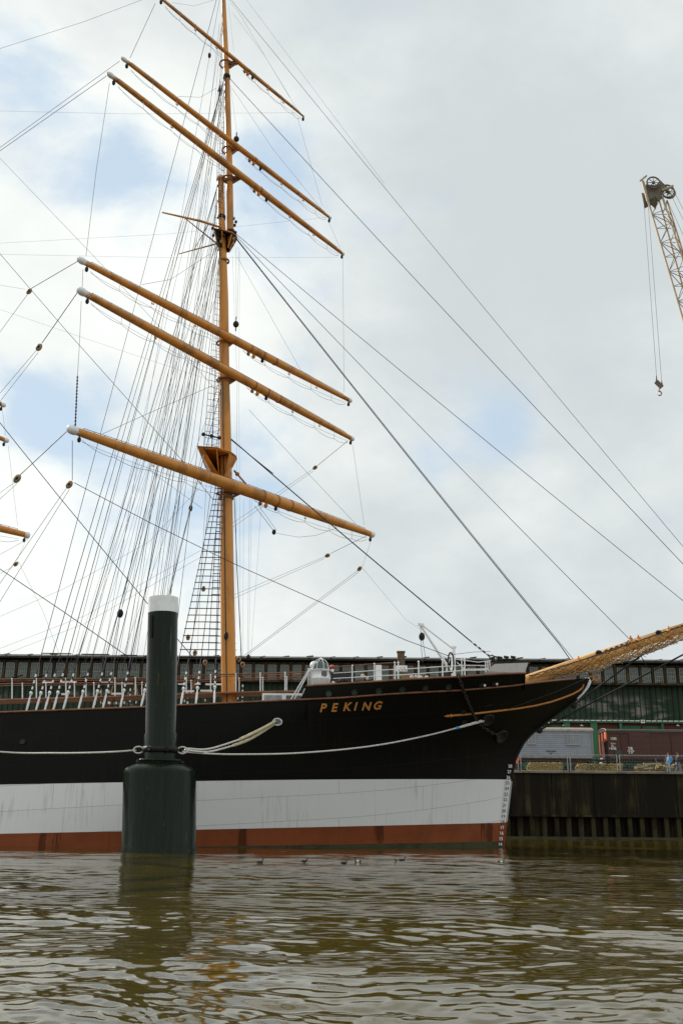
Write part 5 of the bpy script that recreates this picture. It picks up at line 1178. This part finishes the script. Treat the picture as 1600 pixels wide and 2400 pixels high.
# skylight
sk = MB(); a = SP(614, 1644, 57.5); c = SP(716, 1644, 57.5); h = SP(660, 1625, 57.5)[2]; z0 = a[2]-.9
sk.box(((a[0]+c[0])/2, 58.5, (z0+h)/2), (c[0]-a[0], 2.0, h-z0)); sko = sk.build('deckhouse', 'white', ship)
for k in range(2):
    b = MB(); w = (c[0]-a[0])/2; b.box((a[0]+w*(k+.5), 57.48, h-.32), (w-.25, .04, .42)); b.build('window', 'window_glass' if k else 'steel', sko)
b = MB(); b.beam(SP(708, 1643, 56.5), SP(719, 1616, 56.5), .05, .3); b.build('white_plate', 'white', ship)
# ladder to the forecastle
for dx in (0, 9):
    b = MB(); b.tube([SP(681+dx*.9, 1641, 55.6), SP(723+dx*.3, 1570, 55.6)], .04, 6); b.build('ladder_rail', 'white', ship)
# white lamp tower
lt = MB(); c = SP(751, 1608, 55.2); r_ = .46; zt_ = SP(751, 1570, 55.2)[2]; H_ = zt_-c[2]
lt.lathe(c, [(.02, -.1), (r_, -.1), (r_, H_*.42), (r_*1.05, H_*.44), (r_*1.05, H_*.48), (r_, H_*.5), (r_, H_*.93), (r_*1.1, H_*.95), (r_*1.1, H_), (.02, H_)], 28); lto = lt.build('lamp_tower', 'white', ship)
b = MB(); b.lathe((c[0], c[1], zt_), [(r_*.92, 0), (r_*.88, .18), (r_*.7, .33), (r_*.4, .45), (.05, .5)], 20); b.build('dome', 'window_glass', lto)
b = MB()
for k in range(4):
    a0 = k*math.pi/4+.35; b.tube([(c[0]+r_*1.05*math.cos(t)*math.cos(a0), c[1]+r_*1.05*math.cos(t)*math.sin(a0), zt_+.62*math.sin(t)) for t in np.linspace(0, math.pi, 13)], .02, 5)
b.ball((c[0], c[1], zt_+.62), .07, 5); b.build('dome_guard', 'white', lto)
b = MB(); b.box((c[0]+.2, c[1]-r_+.05, c[2]+H_*.72), (.30, .12, .26)); b.build('tower_window', 'glass_dark', lto)
b = MB(); p = SP(737, 1560, 56.2); b.ball(p, (.27, .27, .26), 8); b.tube([p-[0, 0, .2], p-[0, 0, 1.0]], .16, 10); b.build('ventilator', 'white', ship)
for px in (722, 727, 731): post(px, 1608, 1568, 55.6, .03)
for (px, py) in ((728, 1568), ): b = MB(); b.tube([SP(722, 1569, 55.6), SP(736, 1571, 55.6)], .03, 5); b.build('rail', 'white', ship)
b = MB(); b.ball(SP(778, 1563, 56.5), .13, 6); b.build('lamp', 'lamp_red', ship)
b = MB(); b.tube([SP(769, 1574, 55.5), SP(773, 1590, 55.5), SP(770, 1600, 55.5), SP(778, 1604, 55.5)], .05, 6); b.ball(SP(779, 1572, 55.5), .09, 5); b.ball(SP(780, 1600, 55.5), .09, 5); b.build('pipe_fitting', 'white', ship)
# covered winch
b = MB(); a = SP(775, 1600, 56.5); e = SP(823, 1576, 56.5); b.box(((a[0]+e[0])/2, 57.2, (a[2]+e[2])/2), (e[0]-a[0], 1.3, e[2]-a[2])); b.beam((a[0], 56.5, e[2]+.02), (e[0], 56.5, e[2]+.05), .06, .05); b.build('winch_cover', 'black_paint', ship)
b = MB()
for px, py, s in ((800, 1598, .2), (812, 1597, .17), (790, 1601, .15)): b.ball(SP(px, py, 56.2), s, 6)
b.build('winch_drum', 'iron', ship)
# forecastle railing near side and far side
stx = [(825, 1600, 1560), (877, 1597, 1556), (925, 1595, 1553), (933, 1595, 1553), (981, 1591, 1551), (1037, 1587, 1547), (1089, 1583, 1545)]
for px, y0, y1 in stx:
    p = hullpt(px, y0, -.15); b = MB(); t = SP(px, y1, p[1]); t[0] = p[0]; b.tube([p, t], .036, 6); b.ball(t, .055, 5); b.build('stanchion', 'white', ship)
    pf = np.array([p[0], 2*CL-p[1], p[2]]); b = MB(); b.tube([pf, pf+[0, 0, t[2]-p[2]]], .03, 5); b.build('stanchion', 'white', ship)
for f_, mt_ in ((.62, 'white'), (.30, 'white')):
    P = []
    for px, y0, y1 in [(780, 1602, 1563)]+stx+[(1140, 1580, 1548)]:
        p = hullpt(px, y0, -.15); t = SP(px, y1, p[1]); P.append(p+[0, 0, (t[2]-p[2])*f_])
    b = MB(); b.tube(P, .024, 5); b.build('rail', mt_, ship); b = MB(); b.tube([np.array([p[0], 2*CL-p[1], p[2]]) for p in P], .022, 5); b.build('rail', mt_, ship)
P = []
for px, y0, y1 in [(770, 1603, 1564)]+stx[:3]: p = hullpt(px, y0, -.15); t = SP(px, y1, p[1]); t[0] = p[0]; P.append(t)
b = MB(); b.tube(P, .03, 5); b.build('rail', 'brown_rail', ship)
b = MB(); b.beam(SP(880, 1577, 56.0), SP(894, 1577, 56.0), .04, SP(887, 1558, 56)[2]-SP(887, 1595, 56)[2]); b.build('white_board', 'white', ship)
b = MB(); b.tube([SP(940, 1600, 60), SP(940, 1545, 60)], .22, 10); b.box(SP(939, 1538, 60), (.42, .42, .42)); b.box(SP(939, 1528.5, 60), (.5, .5, .08)); b.build('stove_pipe', 'block', ship)
b = MB(); b.box(SP(941, 1567, 57.5), (.62, .3, .32), 0)
for k in range(6): p = SP(932+k*3.6, 1566+(k % 2)*4, 57.33); b.ball(p, .035, 4, 1)
b.build('white_manifold', ['white', 'iron'], ship)
b = MB(); p = SP(936, 1588, 57); b.lathe(p-[0, 0, .2], [(.02, 0), (.11, 0), (.12, .2), (.11, .4), (.02, .4)], 12); b.build('gas_bottle', 'barrel_green', ship)
b = MB(); b.box(SP(951, 1589, 57), (.42, .4, .36)); b.build('crate', 'wood_box', ship)
b = MB(); b.box(SP(1040, 1584, 57), (.75, .8, .42)); b.build('winch_cover', 'black_paint', ship)
b = MB()
for px, py, s in ((965, 1588, .14), (975, 1586, .11), (986, 1588, .12), (850, 1585, .13), (860, 1590, .1), (1000, 1588, .12)): b.ball(SP(px, py, 57.5), s, 6)
b.build('rope_coil', 'net_grey', ship)
# davit crane
dv = MB(); dv.tube([SP(1062, 1592, 58), SP(1062, 1540, 58), SP(1062, 1519, 58)], [.14, .12, .10], 10); dv.box(SP(1062, 1517, 58), (.3, .2, .1)); dvo = dv.build('davit', 'white', ship)
b = MB(); b.tube([SP(1056, 1574, 57.9), SP(983, 1463, 57.2)], [.10, .06], 8); b.build('boom', 'white', dvo)
b = MB(); b.tube([SP(1060, 1520, 57.9), SP(987, 1464, 57.2)], .04, 6); b.tube([SP(1046, 1574, 57.9), SP(1052, 1545, 57.9)], .05, 6); b.tube([SP(1052, 1545, 57.9), SP(1030, 1534, 57.7)], .03, 5); b.build('tie_rod', 'white', dvo)
b = MB(); b.beam(SP(978, 1463, 57.2), SP(993, 1465, 57.2), .14, .14); b.build('boom_head', 'white', dvo)
for a_, c_ in (((984, 1466), (987, 1486)), ((985, 1498), (990, 1552)), ((990, 1498), (997, 1545))): line([(a_[0], a_[1], 57.2), (c_[0], c_[1], 57.2)], .015, 'fall', 'thinwire', dvo)
# white rails right of the davit
for px in (1082, 1089, 1138, 1143, 1148): post(px, 1582, 1545 if px < 1100 else 1552, 57.8, .028)
b = MB(); b.tube([SP(1068, 1545, 57.8), SP(1120, 1552, 57.8), SP(1150, 1548, 57.8)], .022, 5); b.tube([SP(1082, 1569, 57.8), SP(1145, 1568, 57.8)], .03, 5); b.tube([SP(1070, 1552, 57.8), SP(1090, 1570, 57.8)], .03, 5); b.build('rail', 'white', ship)

# ============================================================ MOORING PILE AND LINES
PY = 47.3
pc = at(366*1.0204, 1985, PY); PX = pc[0]
zp = lambda y, x=385: at(x, y, PY)[2]
pile = thing('mooring_pile', 'dark green steel mooring pile with white top and wide lower sleeve', 'mooring pile', (PX, PY, 0))
R1 = rad(at(373, 1900, PY), 170); R2 = rad(at(383, 1600, PY), 70.5)
z_sh = zp(1810); z_nk = zp(1788)
# the upper tube leans very slightly
b = MB(); b.lathe((PX, PY, 0), [(R1*1.03, -2), (R1*1.03, .12), (R1, .2), (R1, z_sh-.08), (R1*.985, z_sh+.03), (R1*.95, z_sh+.12), (R1*.88, z_sh+.21), (R1*.78, z_sh+.29), (R1*.68, z_sh+.36), (R1*.63, z_sh+.39), (R1*.62, z_nk+.02), (R1*.66, z_nk+.04), (R1*.66, z_nk+.13), (R1*.5, z_nk+.16)], 56); b.v = [(v[0]-.05*v[2], v[1], v[2]) for v in b.v]; b.build('sleeve', 'pile_paint', pile)
zt1 = zp(1438); zt2_ = zp(1402); lean = -.36
b = MB(); vs = []
b.tube([(PX-.07, PY, 1.5), (PX-.24, PY, z_nk+1.3), (PX-.245, PY, z_nk+1.35), (PX-.12+lean, PY, zt1)], [R2*1.07, R2*1.07, R2, R2], 48); b.build('shaft', 'pile_paint', pile)
b = MB(); b.tube([(PX-.12+lean, PY, zt1), (PX-.145+lean, PY, zt2_)], R2*1.015, 48); b.build('cap', 'white', pile)
b = MB(); zcol = zp(1757); b.lathe((PX-.20, PY, zcol), [(R2*1.05, -.12), (R2*1.16, -.12), (R2*1.16, .12), (R2*1.05, .12)], 40)
for a in (0, math.pi, -math.pi/2+.5, -math.pi/2-.5): b.torus((PX-.20+R2*1.27*math.cos(a), PY+R2*1.27*math.sin(a), zcol), .09, .03, (0, 1, 0), 12, 5)
b.build('mooring_collar', 'iron', pile)
b = MB(); b.beam((PX-R2*.62-.42, PY-R2*.9, zp(1500)), (PX-R2*.62-.48, PY-R2*.9, zp(1448)), .10, .06); b.build('depth_plate', 'iron', pile)
def rope(pts, r, mt, label):
    P = [np.array(p, float) for p in pts]; t = np.linspace(0, 1, len(P)); tt = np.linspace(0, 1, 40)
    # smooth through the points
    Q = []
    for s in tt:
        k = min(int(s*(len(P)-1)), len(P)-2); u = s*(len(P)-1)-k; p0 = P[max(k-1, 0)]; p1 = P[k]; p2 = P[k+1]; p3 = P[min(k+2, len(P)-1)]
        Q.append(.5*((2*p1)+(-p0+p2)*u+(2*p0-5*p1+4*p2-p3)*u*u+(-p0+3*p1-3*p2+p3)*u**3))
    return Q
def mk(pts, r, label, extra=None, mt='rope_white', loopat=None):
    Q = rope(pts, r, mt, label); b = MB(); b.tube(Q, r, 7); 
    if loopat is not None: b.torus(loopat, .15, r*.95, (0, 1, 0), 18, 6, sx=1.5)
    if extra: extra(b)
    o = b.build('mooring_rope', mt); tag(o, label, 'mooring rope', 'white mooring ropes on the pile'); return o
xl_, xr_ = PX-R2*1.35, PX+R2*1.35
mk([(PX-R2*1.25-.45, PY, zcol-.03), at(270, 1762, 47.8), at(200, 1764.5, 48.5), at(120, 1765, 49.5), at(0, 1762, 51), at(-300, 1735, 52.8)], .042, 'white mooring rope running from the pile out of the left edge', loopat=(PX-R2*1.25-.33, PY, zcol-.02))
mk([(PX+R2*1.25+.02, PY, zcol-.04), at(440, 1754.5, 47.8), at(476, 1756.5, 48.2), at(510, 1750, 48.9), at(562, 1733, 50.3)], .042, 'upper white mooring rope from the pile to the brown sleeve hose', loopat=(PX+R2*1.25-.08, PY, zcol-.02))
mk([at(438, 1758, 47.6), at(470, 1762, 47.9), at(500, 1760, 48.6), at(548, 1747, 50)], .045, 'short lower white mooring rope just under the upper one')
b = MB(); b.tube(rope([at(562, 1733, 50.3), at(590, 1720, 51), at(625, 1702, 52), at(644, 1691, 52.8)], .08, '', ''), .082, 8); b.tube(rope([at(546, 1747.5, 50), at(580, 1735, 50.8), at(615, 1715, 51.8), at(642, 1697, 52.8)], .08, '', ''), .075, 8)
tag(b.build('chafe_hose', 'hose'), 'pair of tan chafe hoses round the ropes at the oval hull chock', 'chafe hose')
mk([at(428, 1762, 47.5), at(500, 1767, 48.3), at(570, 1768, 49.2), at(680, 1766, 50.5), at(800, 1757, 52), at(900, 1744, 53.2), at(1000, 1724, 54.6), at(1078, 1704, 55.6)], .042, 'long white mooring rope sagging from the pile to the bow hawse pipe')
b = MB(); b.tube([at(1076, 1704.6, 55.6), at(1084, 1702.4, 55.7), at(1132, 1689, hullpt(1132, 1689)[1]-.12)], [.06, .075, .085], 8); tag(b.build('rope_sleeve', 'rope_white'), 'thick white sleeve where the long rope meets the bow', 'rope sleeve')
b = MB(); b.tube([at(1069, 1706.6, 55.5), at(1074, 1705.2, 55.55)], .085, 8); tag(b.build('rope_marker', 'jacket_blue'), 'small blue band round the long mooring rope near the bow', 'rope band')
